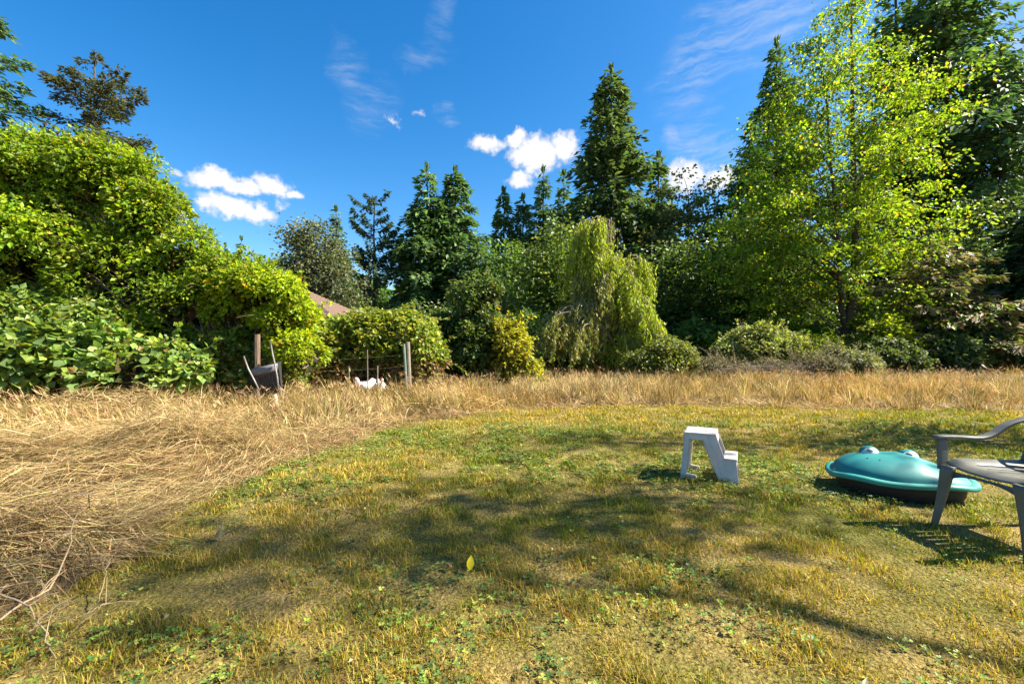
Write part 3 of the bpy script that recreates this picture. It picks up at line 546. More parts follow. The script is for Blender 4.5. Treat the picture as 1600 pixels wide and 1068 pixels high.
# ------------------------------------------------------------------ shrubs and thickets
def thicket(name, label, cat, Y, lobes, n_bough, n_leaf, leaf, pal, w=None, mat=LEAF, bough=(.22, .5), asp=(.6, .9), stem_n=60, up=.5, tail=None, val=.25, stem_mat=None, dep=.8, sprigs=40, sprig_l=(.3, .8), inner=.10):
    L = []
    for t in lobes:
        px, py, rx, ry = t[:4]; yy = Y + (t[4] if len(t) > 4 else 0); k = yy / FPX; L.append([*photo(px, py, yy), rx * k, max(.45, rx * k * dep), ry * k])
    L = np.array(L); ctr = L[:, :3].mean(0); root = thing(name, label, cat, (ctr[0], ctr[1], float(gz(ctr[0], ctr[1])))); L[:, :3] -= np.array(root.location)
    area = L[:, 3] * L[:, 5]; nb = n_bough * 3; k = rng.choice(len(L), nb, p=area / area.sum()); d = rdir(nb); d[:, 1] = np.where(rng.random(nb) < .75, -np.abs(d[:, 1]), np.abs(d[:, 1])); d[:, 2] = np.where(d[:, 2] < -.35, -d[:, 2], d[:, 2])
    C = L[k, :3] + d * L[k, 3:] * U(.70, 1.0, nb)[:, None]; ins = np.zeros(nb, bool)
    for q in range(len(L)): ins |= (np.linalg.norm((C - L[q, :3]) / L[q, 3:], axis=1) < .66) & (k != q)
    ok = ~ins & (C[:, 2] > .0); C, d = C[ok][:n_bough], nrm(d[ok][:n_bough]); n = len(C)
    rb = U(bough[0], bough[1], n); wt = rb ** 2; ci = rng.choice(n, n_leaf, p=wt / wt.sum())
    # leaves sit on the outer, upper side of each bough, in layered sprays
    e = nrm(rdir(n_leaf) + d[ci] * .6 + np.array([0, 0, up * .6])); P = C[ci] + e * (rb[ci] * U(.55, 1.12, n_leaf) ** .8)[:, None] * np.array([1, 1, .92]); P[:, 2] = np.maximum(P[:, 2], .03)
    T = e * np.array([.9, .9, .2]) + rdir(n_leaf) * .7 + np.array([0, 0, -.35]); ct = np.exp(rng.normal(0, .15, (n, 1)))[ci]
    c = np.clip(leafcol(n_leaf, pal, w, val) * ct, .003, .85)
    if tail is not None: c = tail(P + np.array(root.location), c)
    sz = U(.38, 1.25, n_leaf) ** 1.0 * leaf * np.exp(rng.normal(0, .18, n))[ci]; mb = MB(); cards(mb, P, T, e * .5 + np.array([0, 0, .6]) + rdir(n_leaf) * .7, sz, sz * U(*asp, n_leaf), c, .16, .5)
    ms = MB()
    for i in range(sprigs):                      # long young shoots standing out of the mass
        b = rng.integers(n); a = C[b] + d[b] * rb[b] * .6; dr = nrm((d[b] * .8 + np.array([0, 0, up * 1.3]) + rng.normal(0, .5, 3))[None])[0]; l = U(*sprig_l); s_ = np.linspace(0, 1, 6)[:, None]
        pts = a + dr * l * s_ + np.array([0, 0, -.35]) * l * s_ ** 2; tube(ms, pts, np.linspace(.006, .002, 6), 3, cap=False)
        kk = (int(l / leaf * 3.2) + 4) if i % 6 else 1; f = rng.random(kk); Q = np.stack([np.interp(f, s_[:, 0], pts[:, a_]) for a_ in range(3)], -1); z_ = U(.5, 1.1, kk) * leaf
        cards(mb, Q, rdir(kk) + dr * .5, np.array([0, 0, .8]) + rdir(kk) * .6, z_, z_ * U(*asp, kk), leafcol(kk, pal, w, val), .16, .5)
    if inner:                                    # added oversized dark leaf cards inside, blocking light from behind
        ni = max(60, int(n_leaf * inner)); k = rng.choice(len(L), ni, p=area / area.sum()); Q = L[k, :3] + rdir(ni) * L[k, 3:] * U(.35, .74, ni)[:, None]; Q[:, 2] = np.maximum(Q[:, 2], .05)
        cards(mb, Q, rdir(ni), rdir(ni), leaf * 2.4, leaf * 2.0, leafcol(ni, [(.06, .05, .022), (.05, .07, .02), (.11, .07, .035)]), .1)
    mb.build('foliage', mat, root)
    for i in range(stem_n):
        a = C[rng.integers(n)]; q = rng.integers(len(L)); f = np.array([L[q, 0] + U(-.5, .5) * L[q, 3], L[q, 1] + U(-.4, .2) * L[q, 4], .0]); s_ = np.linspace(0, 1, 8)[:, None]
        pts = f + (a - f) * s_; pts[:, 2] += .25 * abs(a[2]) * np.sin(s_[:, 0] * np.pi); pts[1:-1] += rng.normal(0, .05, (6, 3)); tube(ms, pts, np.linspace(.014, .004, 8), 4)
    ms.build('stems', stem_mat or BARK_PALE, root, True)['kind'] = 'stuff'; return root, P, e

BR = [(.16, .25, .05), (.21, .30, .06), (.11, .18, .04), (.27, .32, .055), (.28, .19, .07)]
def leaf_mesh(i):
    # one bramble leaf, folded along the midrib, toothed outline
    s = np.array([0, .12, .3, .5, .7, .86, 1]); w = np.array([.05, .30, .46, .46, .34, .17, .0]) * (1 + .06 * i); V = []; F = []
    for k in range(7):
        z = -.22 * (s[k] - .4) ** 2; V += [(-w[k] * (1 + .08 * (k % 2)), s[k], z + .2 * w[k]), (0, s[k], z), (w[k] * (1 + .08 * ((k + 1) % 2)), s[k], z + .2 * w[k])]
    for k in range(6): F += [(3 * k, 3 * k + 1, 3 * k + 4, 3 * k + 3), (3 * k + 1, 3 * k + 2, 3 * k + 5, 3 * k + 4)]
    mb = MB(); mb.add(np.array(V), np.array(F), np.array([(.21, .31, .10), (.16, .25, .075), (.27, .34, .09), (.13, .21, .065)][i])); return mb.mesh('leaf', True)
def build_thickets():
    reseed(61)
    GOLD = [(.20, .29, .022), (.155, .25, .022), (.28, .33, .024), (.10, .18, .022), (.36, .27, .04)]
    thicket('vine_thicket', 'huge fresh green vine thicket sloping down like a wave against the sky', 'shrub', 9.8,
            [(-120, 330, 130, 110), (0, 318, 110, 88), (80, 296, 80, 62), (160, 292, 66, 60), (208, 302, 34, 50), (235, 350, 46, 52), (285, 412, 46, 42), (345, 442, 40, 34), (395, 465, 40, 28), (100, 400, 120, 80), (0, 440, 120, 80), (200, 440, 90, 62), (295, 485, 66, 50), (250, 545, 74, 48), (335, 560, 54, 42)], 420, 80000, .104, GOLD, [.34, .3, .16, .17, .03], LEAF_GLOW, (.18, .52), (.42, .75), 160, .5, sprigs=260, sprig_l=(.2, .8))
    thicket('golden_bush', 'bright golden leafed bush spilling over beside the black garden cart', 'shrub', 9.5,
            [(400, 462, 44, 24), (440, 466, 30, 24), (448, 503, 32, 34), (468, 550, 26, 32), (430, 515, 34, 34, .4), (370, 485, 40, 28, .3)], 95, 25000, .095, [(.27, .36, .02), (.21, .31, .022), (.36, .38, .024), (.42, .27, .03)], [.42, .38, .16, .04], LEAF_GLOW, (.16, .40), (.42, .75), 40, .4, sprigs=80, sprig_l=(.2, .6))
    bram, P, E = thicket('bramble_bush', 'big pale leaved bramble sprawling below the fresh green thicket', 'shrub', 8.6,
            [(30, 570, 105, 52), (-120, 550, 120, 85), (130, 575, 76, 46), (20, 510, 85, 42, .4), (225, 585, 62, 40), (120, 520, 70, 40, .5)], 180, 25000, .135, BR, [.3, .26, .24, .16, .04], LEAF, (.22, .5), (.7, .95), 150, .3, sprigs=110, sprig_l=(.4, 1.0))
    # the largest leaves, each one its own piece
    reseed(62); meshes = [leaf_mesh(i) for i in range(4)]
    px = 800 + (P[:, 0] + bram.location[0]) / (P[:, 1] + bram.location[1]) * FPX; cand = np.nonzero((E[:, 1] < .1) & (px > -30) & (px < 360) & (P[:, 2] > .35) & (P[:, 1] < np.percentile(P[:, 1], 45)))[0]
    for i, j in enumerate(rng.choice(cand, 300, replace=False)):
        s = U(.12, .21); o = obj('leaf', meshes[i % 4], LEAF, bram); o.location = P[j] + E[j] * .05; o.scale = (s, s, s)
        o.rotation_euler = Vector(-np.array([0, 0, 1.]) * .35 + E[j] + rng.normal(0, .45, 3)).to_track_quat('Y', 'Z').to_euler(); o.rotation_euler.rotate_axis('Y', U(-.6, .6))
    reseed(63)
    thicket('bramble_bush', 'shaded bramble with browning leaves behind the black garden cart', 'shrub', 9.8, [(370, 572, 48, 42), (430, 582, 52, 34), (390, 542, 42, 34, .4)], 70, 11000, .10, BR + [(.28, .19, .07)], None, LEAF, (.2, .4), (.7, .9), 60, .3)
    thicket('bramble_bank', 'long bramble bank behind the wire fence with dead brown canes below', 'shrub', 11.5,
            [(520, 540, 46, 38), (575, 535, 52, 36), (635, 540, 42, 36), (610, 518, 38, 22), (660, 560, 28, 34), (545, 575, 60, 22), (640, 585, 34, 22)], 120, 24000, .11, [(.17, .24, .035), (.24, .29, .035), (.11, .17, .03), (.32, .32, .035), (.30, .2, .07)], [.32, .25, .22, .14, .07], LEAF, (.22, .48), (.6, .9), 130, .45, sprigs=60,
            tail=lambda P, c: np.where((P[:, 2:3] < .8) & (rng.random((len(P), 1)) < .65), np.array([[.24, .15, .07]]) * np.exp(rng.normal(0, .3, (len(P), 1))), c))
    thicket('overgrown_shrub', 'dark conical evergreen shrub overgrown with climbers past the end of the wire fence', 'shrub', 13.5,
            [(748, 545, 46, 50), (750, 495, 28, 38), (715, 562, 30, 34), (768, 470, 12, 24), (700, 522, 20, 24), (730, 465, 9, 26)], 80, 17000, .12, [(.055, .10, .024), (.085, .135, .03), (.12, .165, .035), (.19, .18, .05)], [.35, .35, .2, .1], LEAF, (.25, .5), (.5, .8), 60, .7, sprigs=50, sprig_l=(.4, 1.1))
    thicket('climber', 'yellowing climber scrambling over the edge of the dark conical shrub', 'shrub', 13.0, [(800, 562, 24, 34), (790, 532, 15, 20), (815, 592, 15, 14)], 34, 7000, .105, [(.28, .30, .03), (.38, .33, .04), (.18, .22, .04)], None, LEAF_GLOW, (.2, .4), (.5, .8), 40, .6, sprigs=40, sprig_l=(.4, 1.0))
    thicket('ivy_mound', 'low rounded ivy mound trailing from the foot of the weeping tree', 'shrub', 15.5, [(1040, 562, 28, 28), (1070, 574, 24, 18), (1012, 577, 26, 22)], 45, 8000, .11, [(.15, .19, .035), (.21, .23, .045), (.11, .14, .04)], None, LEAF, (.25, .45), (.4, .6), 30, .2, sprigs=30)
    thicket('pale_shrub', 'pale green shrub with upright shoots at the meadow edge beside the forked tree', 'shrub', 16.5, [(1180, 548, 42, 28), (1140, 562, 34, 20), (1225, 557, 34, 22)], 60, 9000, .125, [(.21, .25, .08), (.16, .21, .06), (.27, .28, .09)], None, LEAF, (.25, .5), (.4, .6), 60, 1.0, sprigs=90, sprig_l=(.4, 1.0))
    thicket('twiggy_shrub', 'grey brown leafless tangle of twigs below the pale green shrub', 'shrub', 15.0, [(1130, 582, 40, 16), (1190, 584, 45, 16), (1260, 580, 45, 18)], 60, 6500, .10, [(.22, .17, .11), (.16, .14, .07), (.15, .18, .06)], None, STRAW, (.25, .4), (.12, .25), 180, .6, inner=0, sprigs=60)
    thicket('grey_shrub', 'grey green shrub with spiky upright stems at the foot of the forked tree', 'shrub', 15.6, [(1300, 572, 40, 20), (1340, 577, 26, 15)], 45, 7000, .15, [(.15, .17, .10), (.11, .14, .07), (.19, .19, .11)], None, LEAF, (.25, .4), (.15, .3), 60, 1.2, sprigs=50)
    thicket('leafy_shrub', 'sunlit yellow green shrub under the low limbs of the forked tree', 'shrub', 19.0, [(1375, 532, 40, 28), (1410, 557, 28, 20), (1270, 547, 34, 20, .6)], 55, 8500, .14, [(.20, .28, .025), (.26, .30, .03), (.13, .19, .025)], None, LEAF_GLOW, (.3, .55), (.5, .8), 40, .6)
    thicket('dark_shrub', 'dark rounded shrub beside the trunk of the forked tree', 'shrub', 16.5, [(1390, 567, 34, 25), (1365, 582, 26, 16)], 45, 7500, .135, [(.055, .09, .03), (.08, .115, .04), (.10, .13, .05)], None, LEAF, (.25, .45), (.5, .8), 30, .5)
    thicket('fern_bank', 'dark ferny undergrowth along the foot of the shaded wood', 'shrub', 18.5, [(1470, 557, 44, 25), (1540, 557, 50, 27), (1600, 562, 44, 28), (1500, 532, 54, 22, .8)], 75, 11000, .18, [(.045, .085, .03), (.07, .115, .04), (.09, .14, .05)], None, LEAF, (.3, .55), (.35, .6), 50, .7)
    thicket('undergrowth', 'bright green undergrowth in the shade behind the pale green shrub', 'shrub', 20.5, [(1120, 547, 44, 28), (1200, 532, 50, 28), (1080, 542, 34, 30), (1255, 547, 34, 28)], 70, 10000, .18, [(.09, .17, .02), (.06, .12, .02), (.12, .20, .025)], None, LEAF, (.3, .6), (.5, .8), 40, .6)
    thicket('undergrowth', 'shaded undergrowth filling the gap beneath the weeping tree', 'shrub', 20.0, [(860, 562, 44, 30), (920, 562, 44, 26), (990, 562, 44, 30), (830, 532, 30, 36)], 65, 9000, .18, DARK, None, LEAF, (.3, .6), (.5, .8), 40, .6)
build_thickets()

def build_distant_wood():
    reseed(71); mb = MB()
    for i in range(64):
        Y = U(50, 68); px = U(-300, 1900); X = (px - 800) / FPX * Y; top = U(430, 475) if px < 900 else U(330, 440); h = CAM_H + (534 - top) / FPX * Y; n = 900
        n = 520; P, T, *_ = conifer_arrays(h, U(3.5, 5.5), 60, n, size=1.0, pal=DARK, p=.6); sz = U(.9, 1.9, n); cards(mb, P + np.array([X, Y, 0]), T, rdir(n) + np.array([0, 0, 1.]), sz, sz * .6, leafcol(n, DARK + FIR))
    o = mb.build('distant_wood', NEEDLE); o['kind'] = 'stuff'; o['label'] = 'dark distant wood filling the gaps behind the trees'
build_distant_wood()

# ------------------------------------------------------------------ house roof behind the bramble bank
def build_house():
    Y = 21.0; root_loc = photo(441, 534, Y); root_loc[2] = 0
    root = thing('house', 'house behind the brambles showing a weathered brown shingle roof', 'house', tuple(root_loc))
    k = Y / FPX; ex, rz, ez = 125 * k, 1.25 + 92 * k, 1.25 + 33 * k; hx = 12 * k; d = 3.2
    mw = MB(); x = ex - .35; y = d - .35; V = [(sx * x, sy * y, z) for z in (0, ez + .02) for sx, sy in ((-1, -1), (1, -1), (1, 1), (-1, 1))]
    mw.add(V, [[0, 1, 5, 4], [1, 2, 6, 5], [2, 3, 7, 6], [3, 0, 4, 7]]); mw.build('wall', solid('house_wall', (.30, .27, .22), .8, .15, 4, .2), root)
    # hip roof laid in courses, each overlapping the one below
    mr = MB(); nc = 26
    for i in range(nc):
        for a0, a1 in ((i / nc, (i + 1.15) / nc),):
            a1 = min(a1, 1); r = lambda a, lift: np.array([(sx * (ex + (hx - ex) * a), sy * (d * (1 - a) + .02), ez + (rz - ez) * a + lift) for sx, sy in ((-1, -1), (1, -1), (1, 1), (-1, 1))])
            lo, hi = r(a0, .035), r(a1, .0); b0 = np.concatenate([lo, hi, r(a0, -.01)]); mr.add(b0, [[q, (q + 1) % 4, 4 + (q + 1) % 4, 4 + q] for q in range(4)] + [[8 + q, 8 + (q + 1) % 4, (q + 1) % 4, q] for q in range(4)])
    mr.build('roof', solid('shingle', (.075, .05, .04), .9, .5, 9, .8, .15, (3, 3, 3), (.22, .155, .12)), root)
    ma = MB(); rx0, rx1, ry0, ry1 = ex - .3, ex + 4.9, -2.4, 2.2; zt, zb = 1.25 + 41 * k, 1.25 + 24 * k
    ma.add([(rx0, ry0, zb), (rx1, ry0, zb), (rx1, ry1, zt), (rx0, ry1, zt), (rx0, ry0, zb - .14), (rx1, ry0, zb - .14), (rx1, ry1, zt - .14), (rx0, ry1, zt - .14)], [[0, 1, 2, 3], [4, 5, 1, 0], [5, 6, 2, 1], [7, 4, 0, 3], [6, 7, 3, 2]])
    o = ma.build('annex_roof', solid('grey_roof', (.20, .17, .16), .9, .4, 7, .6, .15), root); o['label'] = 'low grey roof of the annex'
    mw = MB(); x0, x1, y0, y1 = rx0 + .3, rx1 - .3, ry0 + .3, ry1 - .3; mw.add([(a, b, z) for z in (0, zb - .13) for a, b in ((x0, y0), (x1, y0), (x1, y1), (x0, y1))], [[0, 1, 5, 4], [1, 2, 6, 5], [2, 3, 7, 6], [3, 0, 4, 7]]); mw.build('wall', MAT['house_wall'], root)
build_house()

# ------------------------------------------------------------------ step stool
def prism(poly, w0, w1, taper=None):
    n = len(poly); V = []
    for w in (w0, w1): V += [(p[0], w, p[1]) for p in poly]
    bm = bmesh.new(); vs = [bm.verts.new(v) for v in V]; bm.faces.new(vs[:n]); bm.faces.new(vs[n:][::-1])
    for i in range(n): bm.faces.new((vs[i], vs[i + n], vs[(i + 1) % n + n], vs[(i + 1) % n]))
    bmesh.ops.recalc_face_normals(bm, faces=bm.faces); bmesh.ops.triangulate(bm, faces=[f for f in bm.faces if len(f.verts) > 4])
    if taper:
        for v in bm.verts: v.co = taper(v.co)
    me = bpy.data.meshes.new('panel'); bm.to_mesh(me); bm.free(); return me
def bevel(o, w, seg=2):
    b = o.modifiers.new('bevel', 'BEVEL'); b.width = w; b.segments = seg; b.limit_method = 'ANGLE'; b.angle_limit = math.radians(40); return o
def build_stool():
    root = thing('step_stool', 'weathered white plastic two step stool standing on the lawn', 'step stool', (1.55, 4.20, float(gz(1.55, 4.2)) + .012), math.radians(-26.8))
    WD = .36; tp = lambda v: Vector((v.x, WD / 2 + (v.y - WD / 2) * (1 - .16 * v.z / .42), v.z))
    mat = solid('stool_plastic', (.50, .47, .42), .5, .12, 7, .06, .35, c2=(.64, .62, .58), transl=.16)
    legp = [(0, 0), (.15, 0), (.135, .042), (.052, .048), (.078, .358), (.196, .358), (.338, 0), (.372, 0), (.226, .42), (.04, .42)]
    stp = [(.374, 0), (.49, 0), (.468, .190), (.468, .214), (.375, .214), (.302, .414), (.230, .414)]
    for w0, w1 in ((0, .018), (WD - .018, WD)):
        bevel(obj('side_panel', prism(legp, w0, w1, tp), mat, root), .004)
        bevel(obj('step_panel', prism(stp, w0 + .004, w1 - .004, tp), mat, root), .003)
    # inward flanges of the A frame
    for w0 in (.018, WD - .043):
        bevel(obj('rib', prism([(.054, .05), (.078, .358), (.088, .358), (.064, .05)], w0, w0 + .025, tp), mat, root), .002)
        bevel(obj('rib', prism([(.186, .358), (.196, .358), (.332, .015), (.322, .015)], w0, w0 + .025, tp), mat, root), .002)
    bevel(obj('top_step', prism([(.032, .424), (.304, .424), (.308, .398), (.29, .405), (.05, .405), (.03, .396)], -.006, WD + .006, tp), mat, root), .007, 3)
    bevel(obj('lower_step', prism([(.362, .218), (.472, .218), (.476, .190), (.462, .200), (.366, .200)], -.004, WD + .004, tp), mat, root), .006, 3)
    bevel(obj('cross_bar', prism([(.285, .405), (.300, .405), (.318, .335), (.304, .335)], .018, WD - .018, tp), mat, root), .003)
    bevel(obj('cross_bar', prism([(.455, .20), (.468, .20), (.474, .150), (.460, .150)], .018, WD - .018, tp), mat, root), .003)
    bevel(obj('back_panel', prism([(.030, .40), (.042, .40), (.034, .30), (.022, .30)], .018, WD - .018, tp), mat, root), .003)
    tread = MB()
    for i in range(9):
        x = .06 + i * .027; a = tp(Vector((x, .03, .4246))); b = tp(Vector((x, WD - .03, .4246))); tube(tread, [tuple(a), tuple((a + b) / 2), tuple(b)], .0028, 5)
    o = tread.build('tread_ridges', mat, root); o['kind'] = 'stuff'
build_stool()

# ------------------------------------------------------------------ frog sandbox
def build_sandbox():
    c = (3.21, 3.79); rz = math.radians(-21); root = thing('frog_sandbox', 'teal plastic frog sandbox with two white eyes and a dark base', 'sandbox', (c[0], c[1], float(gz(*c)) - .01), rz)
    teal = solid('teal_plastic', (.010, .145, .15), .5, .2, 4, .08, .35, c2=(.028, .21, .195)); rimm = solid('green_rim_plastic', (.02, .20, .165), .5, .15, 6, .05, .4, c2=(.05, .28, .22)); dark = solid('dark_base_plastic', (.02, .018, .016), .6, .3, 8, .2, .3); white = solid('eye_white', (.48, .54, .54), .45, .08, 12, .03, .4)
    A, B = .485, .355; nt, nr = 64, 20
    th = np.linspace(0, 2 * np.pi, nt, endpoint=False)
    def foot(t, f=1.0):
        e = 2.25; return np.sign(np.cos(t)) * np.abs(np.cos(t)) ** (2 / e) * A * f, np.sign(np.sin(t)) * np.abs(np.sin(t)) ** (2 / e) * B * f
    mb = MB(); V = []
    for i in range(nr + 1):
        f = 1 - (i / nr); x, y = foot(th, .93 * f); r = .93 * f / .93
        ht = .168 + .150 * (1 - np.minimum(1, r) ** 3.0) ** .62
        lx = np.clip((x / A - .15) / .8, 0, 1); z = ht - .115 * lx ** 1.4 * (ht - .168) / .150 - .018 * (y < -.05) * np.clip(-y / B, 0, 1)
        z = z + .012 * np.exp(-((x - .02) / .05) ** 2) * np.clip(1 - r, 0, 1) - .014 * np.exp(-((x - .17) / .05) ** 2) * (y < 0) * np.clip(r * (1 - r) * 4, 0, 1)
        V.append(np.stack([x, y, z], -1))
    V = np.concatenate(V); i = np.arange(nr)[:, None] * nt; j = np.arange(nt)[None]; j2 = (j + 1) % nt
    mb.add(V, np.stack([i + j, i + j2, i + nt + j2, i + nt + j], -1).reshape(-1, 4)); lid = mb.build('lid', teal, root, True)
    # broad turned-down rim, wavy along its lip
    mr = MB(); rows = []; wav = .008 * np.sin(th * 5 + 1)
    for f, z in ((.925, .180), (.96, .181), (1.0, .177), (1.03, .166), (1.035, .150), (1.02, .140), (.985, .141), (.90, .152)):
        x, y = foot(th, f); rows.append(np.stack([x, y, z + wav - .012 * (x / A) ** 2], -1))
    k = len(rows); V = np.concatenate(rows); i = np.arange(k - 1)[:, None] * nt; mr.add(V, np.stack([i + j, i + j2, i + nt + j2, i + nt + j], -1).reshape(-1, 4)); rim = mr.build('rim', rimm, lid, True)
    m_ = MB(); rows = []
    for f, z in ((.80, 0), (.86, .05), (.88, .12), (.86, .162)):
        x, y = foot(th, f); rows.append(np.stack([x, y, z + 0 * x], -1))
    k = len(rows); V = np.concatenate(rows); i = np.arange(k - 1)[:, None] * nt; m_.add(V, np.stack([i + j, i + j2, i + nt + j2, i + nt + j], -1).reshape(-1, 4)); m_.build('base', dark, root, True)
    def dome(mb, cx, cy, cz, rx, ry, rz_, ph0, ph1, tilt):
        ph = np.linspace(ph0, ph1, 9); t2 = np.linspace(0, 2 * np.pi, 20, endpoint=False); V = []
        for p_ in ph: V.append(np.stack([rx * np.cos(p_) * np.cos(t2), ry * np.cos(p_) * np.sin(t2), rz_ * np.sin(p_) + 0 * t2], -1))
        V = np.concatenate(V); ct, st = math.cos(tilt), math.sin(tilt); V = np.stack([V[:, 0], V[:, 1] * ct - V[:, 2] * st, V[:, 1] * st + V[:, 2] * ct], -1) + np.array([cx, cy, cz])
        i = np.arange(8)[:, None] * 20; jj = np.arange(20)[None]; j3 = (jj + 1) % 20; mb.add(V, np.stack([i + jj, i + j3, i + 20 + j3, i + 20 + jj], -1).reshape(-1, 4))
    for ex in (-.165, .105):
        cy = .085; ez = .297 if ex < 0 else .288
        e = MB(); dome(e, ex, cy - .012, ez, .066, .058, .052, 0, 1.57, .45); eye = e.build('eye', white, lid, True)
        l = MB(); dome(l, ex, cy + .012, ez + .004, .074, .062, .058, .0, 1.57, .05); o = l.build('eyelid', teal, lid, True)
        q = MB(); dome(q, ex - .012, cy - .048, ez + .038, .024, .018, .012, 0, 1.57, .75); q.build('pupil', solid('eye_grey', (.22, .25, .27), .5, .1, 9), lid, True)
    for nx, ny in ((-.235, -.10), (-.165, -.145)):
        q = MB(); r = math.hypot(nx / A, ny / B); zz = .168 + .150 * (1 - r ** 3.0) ** .62 + .001; dome(q, nx, ny, zz - .006 - .018 * np.clip(-ny / B, 0, 1), .009, .009, .007, 0, 1.57, .4); q.build('nostril', dark, lid, True)
build_sandbox()

# ------------------------------------------------------------------ plastic garden chair
def build_chair():
    root = thing('garden_chair', 'grey green moulded plastic armchair with slotted seat beside the sandbox', 'chair', (2.965, 2.835, float(gz(2.96, 2.84)) - .005), math.radians(4)); root.scale = (1.22, 1, 1)
    mat = solid('chair_plastic', (.10, .10, .082), .5, .2, 7, .06, .3, c2=(.14, .138, .115))
    # local axes: +x towards the backrest, y across
    W = .235
    def grid_panel(name, us, vs, skip, fn, th=.006):
        bm = bmesh.new(); g = [[bm.verts.new(fn(u, v)) for v in vs] for u in us]
        for i in range(len(us) - 1):
            for j in range(len(vs) - 1):
                if not skip((us[i] + us[i + 1]) / 2, (vs[j] + vs[j + 1]) / 2): bm.faces.new((g[i][j], g[i + 1][j], g[i + 1][j + 1], g[i][j + 1]))
        loose = [v for v in bm.verts if not v.link_faces]; bmesh.ops.delete(bm, geom=loose, context='VERTS')
        for f in bm.faces: f.smooth = True
        me = bpy.data.meshes.new(name); bm.to_mesh(me); bm.free(); o = obj(name, me, mat, root); s = o.modifiers.new('thick', 'SOLIDIFY'); s.thickness = th; s.offset = 0; bevel(o, .002, 1); return o
    us = np.concatenate([np.linspace(0, .07, 6), np.linspace(.10, .40, 13), [.42, .44]]); slots = [-.15, -.09, -.03, .03, .09, .15]
    vs = sorted(set(np.round(np.concatenate([np.linspace(-W, W, 13), [s + d for s in slots for d in (-.007, .007)]]), 4)))
    def seat(u, v):
        z = .455 - .030 * min(1, u / .30) ** 1.3 * (1 - .5 * (v / W) ** 2) - .55 * max(0, .05 - u) ** 1.35 * 3.2 - .012 * (1 - (v / W) ** 2) + .02 * (abs(v) / W) ** 4
        return Vector((u - .02, v * (1 - .12 * u / .44), z))
    grid_panel('seat', us, vs, lambda u, v: .09 < u < .40 and any(abs(v - s) < .0069 for s in slots), seat)
    # apron below the front edge
    grid_panel('front_apron', np.linspace(0, 1, 6), np.linspace(-W, W, 15), lambda u, v: False, lambda u, v: Vector((-.02 - .012 * u + .006 * math.sin(u * 3), v, .4 - u * (.012 + .075 * (abs(v) / W) ** 3))), .005)
    X_, Y_, Z_ = np.eye(3)
    for sgn in (-1, 1):
        m = MB(); secs = []
        for t in np.linspace(0, 1, 12):            # broad front leg, narrowing to the foot, splayed outwards
            z = .43 * (1 - t); wid = .028 * (1 - t) ** 1.3 + .016; secs.append(((-.03 - .035 * t + .006 * math.sin(t * 3), sgn * (W + .004 - .03 * (1 - t) + .028 * t), z), X_, Y_, .020 - .006 * t, wid))
        loft(m, secs, 16, p=3.2); m.build('leg', mat, root, True)
        m = MB(); secs = []
        for t in np.linspace(0, 1, 8): z = .44 * (1 - t); secs.append(((.40 + .10 * t, sgn * (W - .045 + .05 * t), z), X_, Y_, .030 - .008 * t, .030 - .010 * t))
        loft(m, secs, 14, p=3); m.build('leg', mat, root, True)
        m = MB(); secs = []                         # arm post rising from the front leg
        for t in np.linspace(0, 1, 7): secs.append(((-.030 + .016 * t + .012 * (1 - t), sgn * (W + .018 + .016 * t), .40 + .205 * t), X_, Y_, .034 - .008 * t, .011 + .004 * t))
        loft(m, secs, 14, p=3.5); m.build('arm_post', mat, root, True)
        m = MB(); path = np.array([(-.055, .600), (-.045, .612), (.0, .613), (.08, .609), (.16, .602), (.215, .600), (.26, .612), (.30, .640), (.335, .675), (.38, .705), (.44, .728), (.50, .745)])
        tg = np.gradient(path, axis=0); tg /= np.linalg.norm(tg, axis=1)[:, None]; secs = []
        for k, (px, pz) in enumerate(path):
            yy = sgn * (W + .036 - .05 * max(0, (px - .22) / .3)); nrm_ = np.array([-tg[k][1], 0, tg[k][0]]); secs.append(((px, yy, pz), Y_, nrm_, .030 if k > 0 else .022, .013 if k > 0 else .008))
        loft(m, secs, 16, p=2.8); m.build('armrest', mat, root, True)
    sl2 = [-.14, -.084, -.028, .028, .084, .14]; vb = sorted(set(np.round(np.concatenate([np.linspace(-.225, .225, 13), [s + d for s in sl2 for d in (-.011, .011)]]), 4)))
    grid_panel('backrest', np.linspace(0, 1, 14), vb, lambda u, v: .15 < u < .82 and any(abs(v - s) < .0109 for s in sl2), lambda u, v: Vector((.405 + .14 * u + .05 * (1 - (v / .225) ** 2) * (.4 + .6 * u), v * (1 + .06 * u), .42 + .43 * u - .05 * (abs(v) / .225) ** 3 * u)))
build_chair()

